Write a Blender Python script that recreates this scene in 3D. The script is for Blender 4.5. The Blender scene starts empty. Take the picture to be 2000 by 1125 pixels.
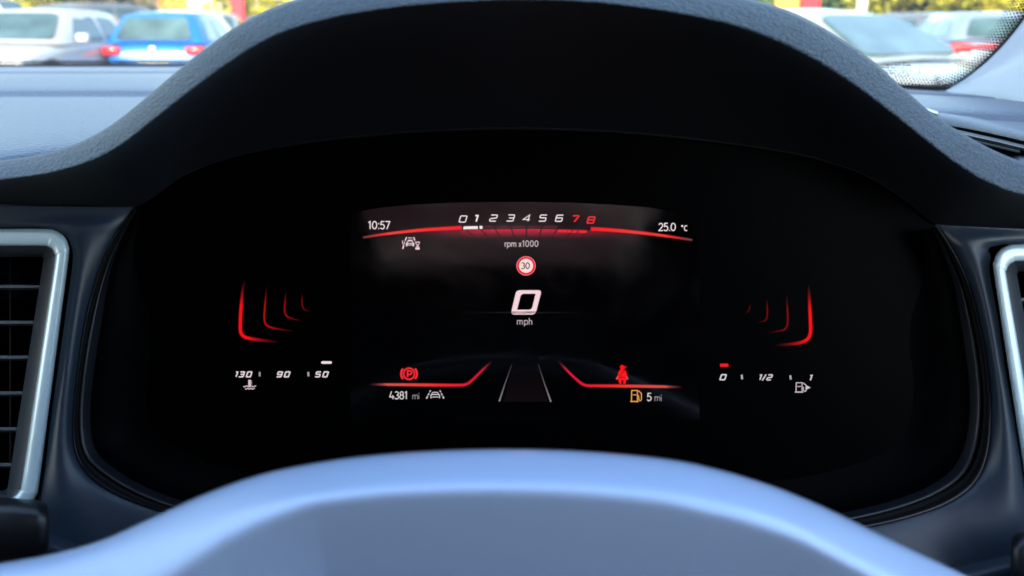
import bpy, bmesh, math, random
from mathutils import Vector, Matrix
random.seed(7)
SC = bpy.context.scene
COL = SC.collection

# ------------------------------------------------------------------ camera
EYE = Vector((0.0, 0.0, 1.25))
PITCH = math.radians(16.63)
FPX = 1732.0                                    # focal length in pixels of a 2000 px wide frame
cam_d = bpy.data.cameras.new("camera")
cam = bpy.data.objects.new("camera", cam_d)
COL.objects.link(cam)
cam.location = EYE
cam.rotation_euler = (math.radians(90) - PITCH, 0, 0)
cam_d.sensor_width = 36.0
cam_d.lens = 36.0 * FPX / 2000.0
cam_d.clip_start = 0.02
cam_d.clip_end = 3000
cam_d.dof.use_dof = True
cam_d.dof.focus_distance = 0.42
cam_d.dof.aperture_fstop = cam_d.lens / 2.8      # 2.8 mm pupil
SC.camera = cam

# ------------------------------------------------------------------ light
EXPO = 2.3
SC.view_settings.view_transform = 'Standard'
SC.view_settings.look = 'None'
SC.view_settings.gamma = 1.0
SC.view_settings.exposure = EXPO
SUN_EL, SUN_ROT = math.radians(30), math.radians(-164)
world = bpy.data.worlds.new("World")
SC.world = world
world.use_nodes = True
wn = world.node_tree
wn.nodes.clear()
sky = wn.nodes.new('ShaderNodeTexSky')
sky.sky_type = 'NISHITA'
sky.sun_disc = False
sky.sun_elevation = SUN_EL
sky.sun_rotation = SUN_ROT
sky.dust_density = 1.6
sky.air_density = 1.3
bg = wn.nodes.new('ShaderNodeBackground')
bg.inputs['Strength'].default_value = 0.15
wo = wn.nodes.new('ShaderNodeOutputWorld')
wn.links.new(sky.outputs[0], bg.inputs[0])
wn.links.new(bg.outputs[0], wo.inputs[0])
sd = bpy.data.lights.new("sun", 'SUN')
sd.energy = 2.0
sd.angle = math.radians(0.5)
sd.color = (1.0, 0.93, 0.82)
sun = bpy.data.objects.new("sun", sd)
COL.objects.link(sun)
to_sun = Vector((math.sin(SUN_ROT) * math.cos(SUN_EL), math.cos(SUN_ROT) * math.cos(SUN_EL), math.sin(SUN_EL)))
sun.rotation_euler = to_sun.to_track_quat('Z', 'Y').to_euler()
sun.location = to_sun * 50
SC.cycles.max_bounces = 8
SC.cycles.transparent_max_bounces = 16
SC.cycles.caustics_reflective = False
SC.cycles.caustics_refractive = False
SC.cycles.sample_clamp_indirect = 4.0

# ------------------------------------------------------------------ measuring helpers
FW = Vector((0, math.cos(PITCH), -math.sin(PITCH)))
RT = Vector((1, 0, 0))
UP = Vector((0, math.sin(PITCH), math.cos(PITCH)))
def ray(x, y):
    return FW + RT * ((x - 1000.0) / FPX) + UP * ((562.5 - y) / FPX)
def P(x, y, d):                                  # point of the room seen at (x, y), d metres deep
    return EYE + ray(x, y) * d
def PZ(x, y, z):                                 # ... lying on the height z (relative to the eye)
    r = ray(x, y)
    return EYE + r * (z / r.z)

def catmull(pts, n=8, closed=False):
    pts = [Vector(p) for p in pts]
    m = len(pts)
    out = []
    segs = m if closed else m - 1
    for i in range(segs):
        if closed:
            p0, p1, p2, p3 = pts[(i - 1) % m], pts[i], pts[(i + 1) % m], pts[(i + 2) % m]
        else:
            p0, p1, p2, p3 = pts[max(i - 1, 0)], pts[i], pts[i + 1], pts[min(i + 2, m - 1)]
        for k in range(n):
            t = k / n
            out.append(0.5 * ((2 * p1) + (p2 - p0) * t + (2 * p0 - 5 * p1 + 4 * p2 - p3) * t * t
                              + (3 * p1 - p0 - 3 * p2 + p3) * t ** 3))
    if not closed:
        out.append(pts[-1].copy())
    return out
def resample(pts, n, closed=False):
    """n points evenly spread along the polyline"""
    q = list(pts) + ([pts[0]] if closed else [])
    L = [0]
    for a, b in zip(q, q[1:]):
        L.append(L[-1] + (Vector(b) - Vector(a)).length)
    out = []
    cnt = n if closed else n - 1
    j = 0
    for i in range(n):
        s = L[-1] * i / cnt
        while j < len(L) - 2 and L[j + 1] < s:
            j += 1
        t = (s - L[j]) / max(L[j + 1] - L[j], 1e-9)
        out.append(Vector(q[j]).lerp(Vector(q[j + 1]), min(max(t, 0), 1)))
    return out
def interp(x, tab):
    if x <= tab[0][0]: return tab[0][1]
    for (a, va), (b, vb) in zip(tab, tab[1:]):
        if x <= b: return va + (vb - va) * (x - a) / (b - a)
    return tab[-1][1]

# ------------------------------------------------------------------ object helpers
def link(o, parent=None):
    COL.objects.link(o)
    if parent is not None:
        o.parent = parent
        o.matrix_parent_inverse = Matrix.Identity(4)
    return o
def thing(name, label, cat, loc=(0, 0, 0), rz=0.0, group=None):
    o = bpy.data.objects.new(name, None)
    o.empty_display_size = 0.05
    o.location = loc
    o.rotation_euler = (0, 0, rz)
    o['label'] = label
    o['category'] = cat
    if group: o['group'] = group
    return link(o)
def obj(name, verts, faces, mat, parent=None, smooth=True, origin=None):
    me = bpy.data.meshes.new(name)
    org = Vector(parent.location) if (parent is not None and origin is None and parent.type == 'EMPTY' and parent.rotation_euler.z == 0) else Vector((0, 0, 0))
    # a child of a part of an empty: its parent's chain offset
    if parent is not None and parent.type == 'MESH':
        pp = parent.parent
        if pp is not None and pp.type == 'EMPTY': org = Vector(pp.location)
        org = org + Vector(parent.location)
    if origin is not None: org = Vector(origin)
    me.from_pydata([tuple(Vector(v) - org) for v in verts], [], faces)
    me.materials.append(mat)
    if smooth:
        me.polygons.foreach_set('use_smooth', [True] * len(me.polygons))
    me.update()
    return link(bpy.data.objects.new(name, me), parent)
def loft(rings, closed_u=False, closed_v=False):
    """rings: list of equally long point lists"""
    n = len(rings[0]); m = len(rings)
    vs = [p for r in rings for p in r]
    fs = []
    for i in range(m if closed_v else m - 1):
        for j in range(n if closed_u else n - 1):
            a = i * n + j; b = i * n + (j + 1) % n
            c = ((i + 1) % m) * n + (j + 1) % n; d = ((i + 1) % m) * n + j
            fs.append((a, b, c, d))
    return vs, fs
def fix_normals(o, toward=None):
    bm = bmesh.new(); bm.from_mesh(o.data)
    bmesh.ops.remove_doubles(bm, verts=bm.verts, dist=1e-6)
    bmesh.ops.recalc_face_normals(bm, faces=bm.faces)
    bm.to_mesh(o.data); bm.free()
    return o
def bevelled_box(cx, cy, cz, sx, sy, sz, b=0.01, seg=2):
    bm = bmesh.new()
    bmesh.ops.create_cube(bm, size=1.0)
    for v in bm.verts:
        v.co = Vector((cx + v.co.x * sx, cy + v.co.y * sy, cz + v.co.z * sz))
    if b > 0:
        bmesh.ops.bevel(bm, geom=list(bm.edges), offset=b, segments=seg, affect='EDGES', profile=0.5)
    vs = [v.co.copy() for v in bm.verts]
    bm.verts.index_update()
    fs = [tuple(v.index for v in f.verts) for f in bm.faces]
    bm.free()
    return vs, fs
def merge(*parts):
    vs, fs = [], []
    for v, f in parts:
        k = len(vs)
        vs += list(v); fs += [tuple(i + k for i in q) for q in f]
    return vs, fs
def tube(path, r, n=10, closed=False, cap=True):
    path = [Vector(p) for p in path]
    rings = []
    m = len(path)
    for i, p in enumerate(path):
        a = path[(i - 1) % m] if (closed or i > 0) else p
        b = path[(i + 1) % m] if (closed or i < m - 1) else p
        t = (b - a).normalized()
        s = t.cross(Vector((0, 0, 1)))
        if s.length < 1e-3: s = t.cross(Vector((0, 1, 0)))
        s.normalize(); u = s.cross(t)
        rr = r[i] if isinstance(r, (list, tuple)) else r
        rings.append([p + (s * math.cos(2 * math.pi * k / n) + u * math.sin(2 * math.pi * k / n)) * rr for k in range(n)])
    vs, fs = loft(rings, closed_u=True, closed_v=closed)
    if cap and not closed:
        fs.append(tuple(range(n - 1, -1, -1))); k = (m - 1) * n
        fs.append(tuple(range(k, k + n)))
    return vs, fs

# ------------------------------------------------------------------ materials
def srgb(r, g, b):
    def f(c):
        c /= 255.0
        return c / 12.92 if c <= 0.04045 else ((c + 0.055) / 1.055) ** 2.4
    return (f(r), f(g), f(b))
def mat(name, col, rough=0.5, spec=0.5, metal=0.0, coat=0.0, bump=None, vary=0.0, vary_scale=20, coat_rough=0.05, smudge=False):
    m = bpy.data.materials.new(name); m.use_nodes = True
    nt = m.node_tree; b = nt.nodes['Principled BSDF']
    b.inputs['Base Color'].default_value = (*col, 1)
    b.inputs['Roughness'].default_value = rough
    b.inputs['Specular IOR Level'].default_value = spec
    b.inputs['Metallic'].default_value = metal
    b.inputs['Coat Weight'].default_value = coat
    b.inputs['Coat Roughness'].default_value = coat_rough
    tc = nt.nodes.new('ShaderNodeTexCoord')
    if vary:
        nz = nt.nodes.new('ShaderNodeTexNoise'); nz.inputs['Scale'].default_value = vary_scale
        nz.inputs['Detail'].default_value = 5
        nt.links.new(tc.outputs['Object'], nz.inputs['Vector'])
        mx = nt.nodes.new('ShaderNodeMix'); mx.data_type = 'RGBA'
        mx.inputs['A'].default_value = (*[c * (1 - vary) for c in col], 1)
        mx.inputs['B'].default_value = (*[min(1, c * (1 + vary)) for c in col], 1)
        nt.links.new(nz.outputs['Fac'], mx.inputs['Factor'])
        nt.links.new(mx.outputs['Result'], b.inputs['Base Color'])
    if smudge:                                    # finger smears: patches that scatter a little more
        sz = nt.nodes.new('ShaderNodeTexNoise'); sz.inputs['Scale'].default_value = 38; sz.inputs['Detail'].default_value = 6; sz.inputs['Distortion'].default_value = 1.5
        nt.links.new(tc.outputs['Object'], sz.inputs['Vector'])
        sr = nt.nodes.new('ShaderNodeMapRange'); sr.inputs['From Min'].default_value = .35; sr.inputs['From Max'].default_value = .7
        sr.inputs['To Min'].default_value = .045; sr.inputs['To Max'].default_value = .13
        nt.links.new(sz.outputs['Fac'], sr.inputs['Value']); nt.links.new(sr.outputs[0], b.inputs['Roughness'])
    if bump:
        kind, scale, strength, dist = bump[:4]
        stretch = bump[4] if len(bump) > 4 else (1, 1, 1)
        mp = nt.nodes.new('ShaderNodeMapping'); mp.inputs['Scale'].default_value = stretch
        if len(bump) > 5: mp.inputs['Rotation'].default_value = bump[5]
        nt.links.new(tc.outputs['Object'], mp.inputs['Vector'])
        bn = nt.nodes.new('ShaderNodeBump')
        bn.inputs['Strength'].default_value = strength; bn.inputs['Distance'].default_value = dist
        if kind == 'leather':
            v = nt.nodes.new('ShaderNodeTexVoronoi'); v.feature = 'SMOOTH_F1'; v.inputs['Scale'].default_value = scale
            v.inputs['Smoothness'].default_value = 0.4
            n2 = nt.nodes.new('ShaderNodeTexNoise'); n2.inputs['Scale'].default_value = scale * 1.3
            n2.inputs['Detail'].default_value = 4
            wp = nt.nodes.new('ShaderNodeMix'); wp.data_type = 'VECTOR'; wp.inputs['Factor'].default_value = 0.0025
            nt.links.new(mp.outputs[0], n2.inputs['Vector'])
            nt.links.new(mp.outputs[0], wp.inputs['A']); nt.links.new(n2.outputs['Color'], wp.inputs['B'])
            nt.links.new(wp.outputs['Result'], v.inputs['Vector'])
            ad = nt.nodes.new('ShaderNodeMath'); ad.operation = 'MULTIPLY_ADD'; ad.inputs[1].default_value = 0.5
            nt.links.new(n2.outputs['Fac'], ad.inputs[0]); nt.links.new(v.outputs['Distance'], ad.inputs[2])
            nt.links.new(ad.outputs[0], bn.inputs['Height'])
        else:
            n2 = nt.nodes.new('ShaderNodeTexNoise'); n2.inputs['Scale'].default_value = scale
            n2.inputs['Detail'].default_value = 3
            nt.links.new(mp.outputs[0], n2.inputs['Vector']); nt.links.new(n2.outputs['Fac'], bn.inputs['Height'])
        nt.links.new(bn.outputs[0], b.inputs['Normal'])
    return m

M = {}
M['hood_skin'] = mat('grained hood skin', (0.055, 0.079, 0.104), 0.55, 0.5, bump=('leather', 600, 1.0, 0.0012, (1.0, 0.5, 2.0), (0.0, 0.6, 0.7)))
M['hood_lining'] = mat('matt black hood lining', (0.006, 0.0068, 0.009), 0.55, 0.3, bump=('noise', 900, 0.15, 0.0003))
M['dash_skin'] = mat('soft dashboard skin', (0.098, 0.122, 0.172), 0.42, 0.9, bump=('noise', 420, 0.9, 0.0011))
M['dash_fine'] = mat('fine grained dashboard skin', (0.105, 0.128, 0.178), 0.45, 0.9, bump=('leather', 500, 0.5, 0.0007))
M['facia'] = mat('satin facia plastic', (0.019, 0.031, 0.050), 0.40, 0.5, bump=('noise', 1500, 0.08, 0.0002), vary=0.12, vary_scale=30)
M['lip'] = mat('piano black lip', (0.010, 0.011, 0.013), 0.25, 0.5)
M['groove'] = mat('dark groove', (0.004, 0.004, 0.005), 0.7, 0.2)
M['panel'] = mat('black display cover', (0.0008, 0.0008, 0.0010), 0.30, 0.012)
M['lcd'] = mat('display glass', (0.0010, 0.0010, 0.0014), 0.09, 0.5, smudge=True)
M['chrome'] = mat('satin chrome', (0.72, 0.88, 0.93), 0.28, 0.8, metal=0.2, bump=('noise', 400, 0.03, 0.0002))
M['vent_black'] = mat('vent plastic', (0.018, 0.020, 0.024), 0.4, 0.5)
M['vent_ledge'] = mat('vent ledge plastic', (0.045, 0.052, 0.062), 0.38, 0.5)
M['duct'] = mat('duct black', (0.002, 0.002, 0.003), 0.8, 0.1)
M['wheel'] = mat('smooth wheel leather', (0.52, 0.65, 0.92), 0.40, 0.8, coat=1.0, coat_rough=0.22, bump=('leather', 900, 0.10, 0.0004))
M['stalk'] = mat('stalk plastic', (0.010, 0.012, 0.015), 0.35, 0.5)
M['pillar'] = mat('woven pillar cloth', (0.52, 0.60, 0.64), 0.8, 0.2, bump=('noise', 1400, 0.6, 0.0006))
M['headliner'] = mat('headliner cloth', (0.05, 0.05, 0.052), 0.9, 0.1)
M['trim_dark'] = mat('dark cabin trim', (0.03, 0.03, 0.035), 0.7, 0.3)
M['seat'] = mat('seat cloth', (0.008, 0.008, 0.009), 0.9, 0.05)
M['ceramic'] = mat('black ceramic print', (0.008, 0.008, 0.010), 0.5, 0.3)
M['reflection_white'] = mat('white painted reflection', (0.75, 0.77, 0.78), 0.3, 0.5)  # plain white for the painted reflection on the dash top

M['hood_lining'].node_tree.nodes['Principled BSDF'].inputs['Sheen Weight'].default_value = .10
M['hood_lining'].node_tree.nodes['Principled BSDF'].inputs['Sheen Roughness'].default_value = .35
M['hood_lining'].node_tree.nodes['Principled BSDF'].inputs['Sheen Tint'].default_value = (.6, .75, 1, 1)
M['slat'] = mat('slat plastic', (.17, .19, .22), .4, .6)
def glass_mat():
    m = bpy.data.materials.new('windscreen glass'); m.use_nodes = True
    nt = m.node_tree; nt.nodes.clear()
    out = nt.nodes.new('ShaderNodeOutputMaterial')
    tr = nt.nodes.new('ShaderNodeBsdfTransparent'); tr.inputs[0].default_value = (0.90, 0.94, 0.92, 1)
    gl = nt.nodes.new('ShaderNodeBsdfGlossy'); gl.inputs['Roughness'].default_value = 0.02
    df = nt.nodes.new('ShaderNodeBsdfDiffuse'); df.inputs[0].default_value = (0.8, 0.8, 0.8, 1)
    tl = nt.nodes.new('ShaderNodeBsdfTranslucent'); tl.inputs[0].default_value = (0.8, 0.8, 0.8, 1)
    du = nt.nodes.new('ShaderNodeMixShader'); du.inputs[0].default_value = 0.6
    nt.links.new(df.outputs[0], du.inputs[1]); nt.links.new(tl.outputs[0], du.inputs[2])
    fr = nt.nodes.new('ShaderNodeFresnel'); fr.inputs[0].default_value = 1.45
    m1 = nt.nodes.new('ShaderNodeMixShader'); m2 = nt.nodes.new('ShaderNodeMixShader')
    nt.links.new(fr.outputs[0], m1.inputs[0]); nt.links.new(tr.outputs[0], m1.inputs[1]); nt.links.new(gl.outputs[0], m1.inputs[2])
    m2.inputs[0].default_value = 0.05
    nt.links.new(m1.outputs[0], m2.inputs[1]); nt.links.new(du.outputs[0], m2.inputs[2])
    nt.links.new(m2.outputs[0], out.inputs[0])
    return m
M['glass'] = glass_mat()

M['rear_block'] = mat('opaque rear light block', (.004, .004, .005), .3, .08)  # opaque panes, added to keep rear light out of the display reflection
def haze_panel_mat():  # sunlit sheet added for the haze reflected in the display
    m = bpy.data.materials.new('translucent haze panel'); m.use_nodes = True
    nt = m.node_tree; nt.nodes.clear()
    out = nt.nodes.new('ShaderNodeOutputMaterial'); a = nt.nodes.new('ShaderNodeBsdfTranslucent'); b = nt.nodes.new('ShaderNodeBsdfDiffuse')
    nz = nt.nodes.new('ShaderNodeTexNoise'); nz.inputs['Scale'].default_value = 3.5; nz.inputs['Detail'].default_value = 2
    cr = nt.nodes.new('ShaderNodeValToRGB'); cr.color_ramp.elements[0].position = .35; cr.color_ramp.elements[1].position = .65
    cr.color_ramp.elements[0].color = (.44, .30, .32, 1); cr.color_ramp.elements[1].color = (.80, .70, .66, 1)
    tc = nt.nodes.new('ShaderNodeTexCoord'); nt.links.new(tc.outputs['Object'], nz.inputs['Vector']); nt.links.new(nz.outputs['Fac'], cr.inputs[0])
    mx = nt.nodes.new('ShaderNodeMixShader'); mx.inputs[0].default_value = .4
    nt.links.new(cr.outputs[0], a.inputs[0]); nt.links.new(cr.outputs[0], b.inputs[0])
    nt.links.new(a.outputs[0], mx.inputs[1]); nt.links.new(b.outputs[0], mx.inputs[2]); nt.links.new(mx.outputs[0], out.inputs[0])
    return m
M['haze_panel'] = haze_panel_mat()
def screen_mat(sp=.5, ro=.09):
    m = bpy.data.materials.new('lit display pixels'); m.use_nodes = True
    nt = m.node_tree; b = nt.nodes['Principled BSDF']
    b.inputs['Base Color'].default_value = (0.001, 0.001, 0.0015, 1)
    b.inputs['Roughness'].default_value = ro
    b.inputs['Specular IOR Level'].default_value = sp
    at = nt.nodes.new('ShaderNodeAttribute'); at.attribute_name = 'glow'
    nt.links.new(at.outputs['Color'], b.inputs['Emission Color'])
    b.inputs['Emission Strength'].default_value = 1.0 / (2 ** EXPO)
    return m
M['px'] = screen_mat()
M['px_side'] = screen_mat(.012, .3)

# ================================================================== instrument display
D_SCR = 0.3650
cluster = thing('instrument_cluster', 'black digital instrument display glowing red and white under the hood', 'instrument display', P(1025, 590, D_SCR))

WHITE = (242, 226, 230); PINKW = (248, 214, 222); GREY = (176, 170, 172)
RED = (232, 20, 30); AMBER = (232, 160, 84)
class Ink:
    """flat lit shapes lying on the display; coordinates in frame pixels of the display plane"""
    layer = 0
    def __init__(s): s.v = []; s.f = []; s.c = []; s.k = 0
    def pt(s, x, y, lift):
        return P(x, y, D_SCR - 0.00018 - lift * 0.00003)
    def poly(s, pts, col, lift=1):
        cols = col if isinstance(col, list) else [col] * len(pts)
        k = len(s.v)
        s.v += [s.pt(x, y, lift) for x, y in pts]; s.c += cols
        s.f.append(tuple(range(k, k + len(pts))))
    def ribbon(s, pts, w, col, closed=False, halo=0.0, halo_col=None, lift=None):
        """col: rgb or function t->rgb ; w: px or function t->px"""
        s.k += 1
        lift = s.k if lift is None else lift
        pts = [Vector((p[0], p[1])) for p in pts]
        n = len(pts)
        L = [0.0]
        for a, b in zip(pts, pts[1:]): L.append(L[-1] + (b - a).length)
        T = [l / max(L[-1], 1e-6) for l in L]
        offs = [-0.5, 0.5]
        if halo: offs = [-0.5 - halo, -0.5, 0.5, 0.5 + halo]  # halo: camera bloom painted as margins fading to black
        base = len(s.v); q = len(offs)
        for i, p in enumerate(pts):
            a = pts[(i - 1) % n] if (closed or i > 0) else None
            b = pts[(i + 1) % n] if (closed or i < n - 1) else None
            d0 = (p - a).normalized() if a is not None and (p - a).length > 1e-6 else None
            d1 = (b - p).normalized() if b is not None and (b - p).length > 1e-6 else None
            if d0 is None: d0 = d1
            if d1 is None: d1 = d0
            n0 = Vector((-d0.y, d0.x)); n1 = Vector((-d1.y, d1.x))
            mm = n0 + n1
            if mm.length < 1e-3: mm = n0.copy()
            mm.normalize()
            sc = 1.0 / max(mm.dot(n0), 0.45)
            ww = w(T[i]) if callable(w) else w
            cc = col(T[i]) if callable(col) else col
            for j, o in enumerate(offs):
                if halo:
                    off = {0: -ww / 2 - halo, 1: -ww / 2, 2: ww / 2, 3: ww / 2 + halo}[j]
                else: off = o * ww
                r = p + mm * sc * off
                s.v.append(s.pt(r.x, r.y, lift))
                s.c.append((0, 0, 0) if halo and j in (0, 3) else cc)
        for i in range(n if closed else n - 1):
            for j in range(q - 1):
                a = base + i * q + j; b = base + ((i + 1) % n) * q + j
                s.f.append((a, a + 1, b + 1, b))
    def disc(s, cx, cy, r, col, n=40, lift=None):
        s.k += 1
        s.poly([(cx + r * math.cos(2 * math.pi * i / n), cy + r * math.sin(2 * math.pi * i / n)) for i in range(n)], col, s.k if lift is None else lift)
    def done(s, name, parent):
        k = s.v
        side = name in ('red_bracket', 'temperature_gauge', 'fuel_gauge', 'gauge_bar', 'coolant_symbol', 'fuel_symbol')
        o = obj(name, k, s.f, M['px_side'] if side else M['px'], parent, smooth=False)
        at = o.data.color_attributes.new('glow', 'FLOAT_COLOR', 'POINT')
        flat = []
        for c in s.c: flat += [*srgb(*[min(max(v, 0), 255) for v in c]), 1.0]
        at.data.foreach_set('color', flat)
        return o

def arc(cx, cy, rx, ry, a0, a1, n=14):
    return [(cx + rx * math.cos(math.radians(a0 + (a1 - a0) * i / n)), cy + ry * math.sin(math.radians(a0 + (a1 - a0) * i / n))) for i in range(n + 1)]
def fillet(pts, r, closed=False, n=5):
    out = []
    m = len(pts)
    for i, p in enumerate(pts):
        if not closed and i in (0, m - 1): out.append(p); continue
        a = Vector(pts[(i - 1) % m]); b = Vector(pts[(i + 1) % m]); q = Vector(p)
        ra = min(r, (a - q).length * 0.48); rb = min(r, (b - q).length * 0.48)
        s = q + (a - q).normalized() * ra; e = q + (b - q).normalized() * rb
        for k in range(n + 1):
            t = k / n
            v = s * (1 - t) ** 2 + q * 2 * t * (1 - t) + e * t * t
            out.append((v.x, v.y))
    return out
def ell(cx, cy, rx, ry): return arc(cx, cy, rx, ry, 90, 450, 28)[:-1]
# rounded text face: glyph -> (advance, [(points, closed)])
TXT = {
 '0': (0.72, [(ell(.31, .5, .27, .46), True)]),
 '1': (0.50, [([(.04, .80), (.25, .96), (.25, 0)], False)]),
 '2': (0.66, [(arc(.30, .69, .24, .26, 165, -35, 14) + [(.06, .04), (.58, .04)], False)]),
 '3': (0.66, [(arc(.27, .73, .22, .22, 150, -90, 14), False), (arc(.27, .27, .26, .25, 90, -150, 16), False)]),
 '4': (0.70, [([(.28, 1.0), (.05, .27), (.64, .27)], False), ([(.45, .50), (.45, 0)], False)]),
 '5': (0.66, [([(.54, .96), (.15, .96), (.11, .56)] + arc(.28, .32, .26, .29, 115, -150, 16), False)]),
 '7': (0.62, [([(.04, .96), (.56, .96), (.20, 0)], False)]),
 '8': (0.68, [(ell(.30, .74, .20, .22), True), (ell(.30, .27, .26, .25), True)]),
 ':': (0.28, [([(.12, .62), (.12, .76)], False), ([(.12, .0), (.12, .14)], False)]),
 '.': (0.26, [([(.10, .0), (.10, .13)], False)]),
 'r': (0.36, [([(.08, 0), (.08, .66)], False), (arc(.30, .40, .22, .24, 175, 85, 8), False)]),
 'p': (0.66, [([(.08, -.28), (.08, .66)], False), (ell(.34, .33, .26, .31), True)]),
 'm': (0.96, [([(.08, 0), (.08, .66)], False), (arc(.27, .42, .19, .22, 180, 0, 10) + [(.46, 0)], False), (arc(.65, .42, .19, .22, 180, 0, 10) + [(.84, 0)], False)]),
 'x': (0.56, [([(.04, 0), (.46, .64)], False), ([(.04, .64), (.46, 0)], False)]),
 'h': (0.62, [([(.08, 0), (.08, 1.0)], False), (arc(.28, .40, .20, .24, 180, 0, 10) + [(.48, 0)], False)]),
 'i': (0.22, [([(.08, 0), (.08, .62)], False), ([(.08, .80), (.08, .92)], False)]),
 'C': (0.70, [(arc(.36, .5, .30, .45, 50, 310, 20), False)]),
 ' ': (0.22, []),
}
# squared italic face
SQ = {
 '0': [(fillet([(0, 0), (.85, 0), (.85, 1), (0, 1)], .14, True), True)],
 '1': [([(.12, .98), (.55, .98), (.55, 0)], False)],
 '2': [(fillet([(0, 1), (.85, 1), (.85, .52), (.0, .40), (0, 0), (.85, 0)], .15), False)],
 '3': [(fillet([(0, 1), (.85, 1), (.85, 0), (0, 0)], .15), False), ([(.2, .5), (.82, .5)], False)],
 '4': [([(.92, .26), (.0, .26), (.72, 1), (.72, 0)], False)],
 '5': [(fillet([(.85, 1), (0, 1), (0, .54), (.85, .54), (.85, 0), (0, 0)], .14), False)],
 '6': [(fillet([(.85, 1), (0, 1), (0, 0), (.85, 0), (.85, .55), (.03, .55)], .14), False)],
 '7': [(fillet([(0, 1), (.85, 1), (.40, 0)], .1), False)],
 '8': [(fillet([(0, 0), (.85, 0), (.85, 1), (0, 1)], .14, True), True), ([(.04, .52), (.82, .52)], False)],
 '9': [(fillet([(0, 0), (.85, 0), (.85, 1), (0, 1), (0, .46), (.82, .46)], .14), False)],
 '/': [([(.05, -.12), (.42, 1.08)], False)],
}
def write(ink, s, x, base, h, w, col, track=1.0, xs=1.0, drop=0.0, halo=0.0):
    for ch in s:
        adv, st = TXT[ch]
        for pts, cl in st:
            ink.ribbon([(x + px * h * xs, base + drop * (px * h) - py * h) for px, py in pts], w, col, cl, halo=halo)
        x += adv * h * xs * track
    return x
def square(ink, ch, x, base, h, gw, w, col, slant=0.30, halo=0.0):
    for pts, cl in SQ[ch]:
        ink.ribbon([(x + px * gw + py * h * slant, base - py * h) for px, py in pts], w, col, cl, halo=halo)

def fade(c, a): return tuple(v * a for v in c)
def mix(a, b, t): return tuple(u + (v - u) * t for u, v in zip(a, b))

# cover sheet behind everything and the centre display with its arched top
top = [(686, 430), (690, 420), (700, 413), (740, 406), (800, 400), (880, 396), (960, 394.5), (1040, 394.5), (1120, 396), (1200, 400), (1265, 405), (1310, 412), (1345, 421), (1364, 431)]
sheet = top + [(1367, 640), (1366, 820), (684, 820), (683, 640)]
lcd_v = [P(x, y, D_SCR - 0.00012) for x, y in sheet]
obj('display_glass', lcd_v, [tuple(range(len(sheet)))], M['lcd'], cluster, smooth=False)
nx, ny = 24, 12
cov_top = [(120, 402), (300, 372), (345, 338), (410, 308), (500, 284), (610, 266), (730, 254), (870, 246), (1000, 243), (1130, 246), (1270, 254), (1400, 268), (1510, 284), (1600, 302), (1680, 328), (1745, 364), (1800, 410), (1960, 450)]
ct = resample(catmull([(x, y, 0) for x, y in cov_top], 6), 60)
vs, fs = loft([[P(p.x, p.y + (1110 - p.y) * j / ny, D_SCR) for p in ct] for j in range(ny + 1)])
obj('display_cover', vs, fs, M['panel'], cluster, smooth=False)

# clock, temperature
k = Ink(); write(k, '10:57', 719, 447.5, 15.5, 1.9, WHITE, 1.0, 1.0); k.done('clock_readout', cluster)
k = Ink(); write(k, '25.0', 1286, 451, 15.5, 1.9, WHITE, 0.98); k.disc(1332.5, 441.5, 2.0, WHITE)
write(k, 'C', 1336, 451.2, 11, 1.6, WHITE); k.done('temperature_readout', cluster)

# rev counter
rev = Ink()
def fan(x0, x1, y0, c0, c1, depth, lift=0):
    pass
# red fan under the scale (columns of quads fading downwards), wide and soft at its ends
N = 60
for i in range(N):
    xa = 790 + (1268 - 790) * i / N; xb = 790 + (1268 - 790) * (i + 1) / N
    def prof(x):
        u = abs(x - 1028) / 238.0
        return max(0.0, 1 - u ** 2.2)
    def ytop(x): return 447.5 + ((x - 1028) / 238.0) ** 2 * 7
    rows = [(0, (205, 24, 56)), (5, (168, 18, 46)), (11, (98, 14, 32)), (17, (34, 6, 14)), (23, (0, 0, 0))]
    for (h0, c0), (h1, c1) in zip(rows, rows[1:]):
        sx = 1.0
        a, b = prof(xa), prof(xb)
        if abs((xa + xb) / 2 - 1028) > 124: a *= .8; b *= .8
        rev.poly([(xa, ytop(xa) + h0), (xb, ytop(xb) + h0), (xb, ytop(xb) + h1), (xa, ytop(xa) + h1)],
                 [fade(c0, a), fade(c0, b), fade(c1, b), fade(c1, a)], 0)
rev_o = rev.done('rev_counter', cluster)
s = Ink(); s.k = 2
for x0, x1 in ((944, 965), (968.5, 995), (999.5, 1025.5), (1031, 1057), (1060.5, 1088)):
    s.poly([(x0, 441), (x1, 440.5), (x1, 446), (x0, 446)], (74, 18, 34), 2)
for (x0, y0), (x1, y1), w in (((907, 446), (931, 466.5), 2.2), ((937, 446), (957.5, 466.5), 2.6), ((967, 447), (979, 466), 2.6), ((996.5, 441), (1006.5, 467), 2.8), ((1028.2, 440), (1028.2, 467), 3.0),
                              ((1059, 441), (1052, 466), 2.8), ((1089, 447), (1075, 467), 2.6), ((1119, 448), (1107, 463), 2.2), ((1151, 449), (1133, 465), 2.2)):
    s.ribbon([(x0, y0), (x1, y1)], w, (16, 6, 10))
s.done('scale_divider', rev_o)
s = Ink(); s.k = 14
s.poly([(905.5, 442.2), (933.2, 441.6), (933.6, 447.2), (904.6, 447.9)], WHITE, 14)
s.poly([(936.3, 441.4), (942.2, 441.3), (942.5, 447), (937, 447.1)], WHITE, 15)
s.done('rev_bar', rev_o)
s = Ink(); s.k = 14
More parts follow.
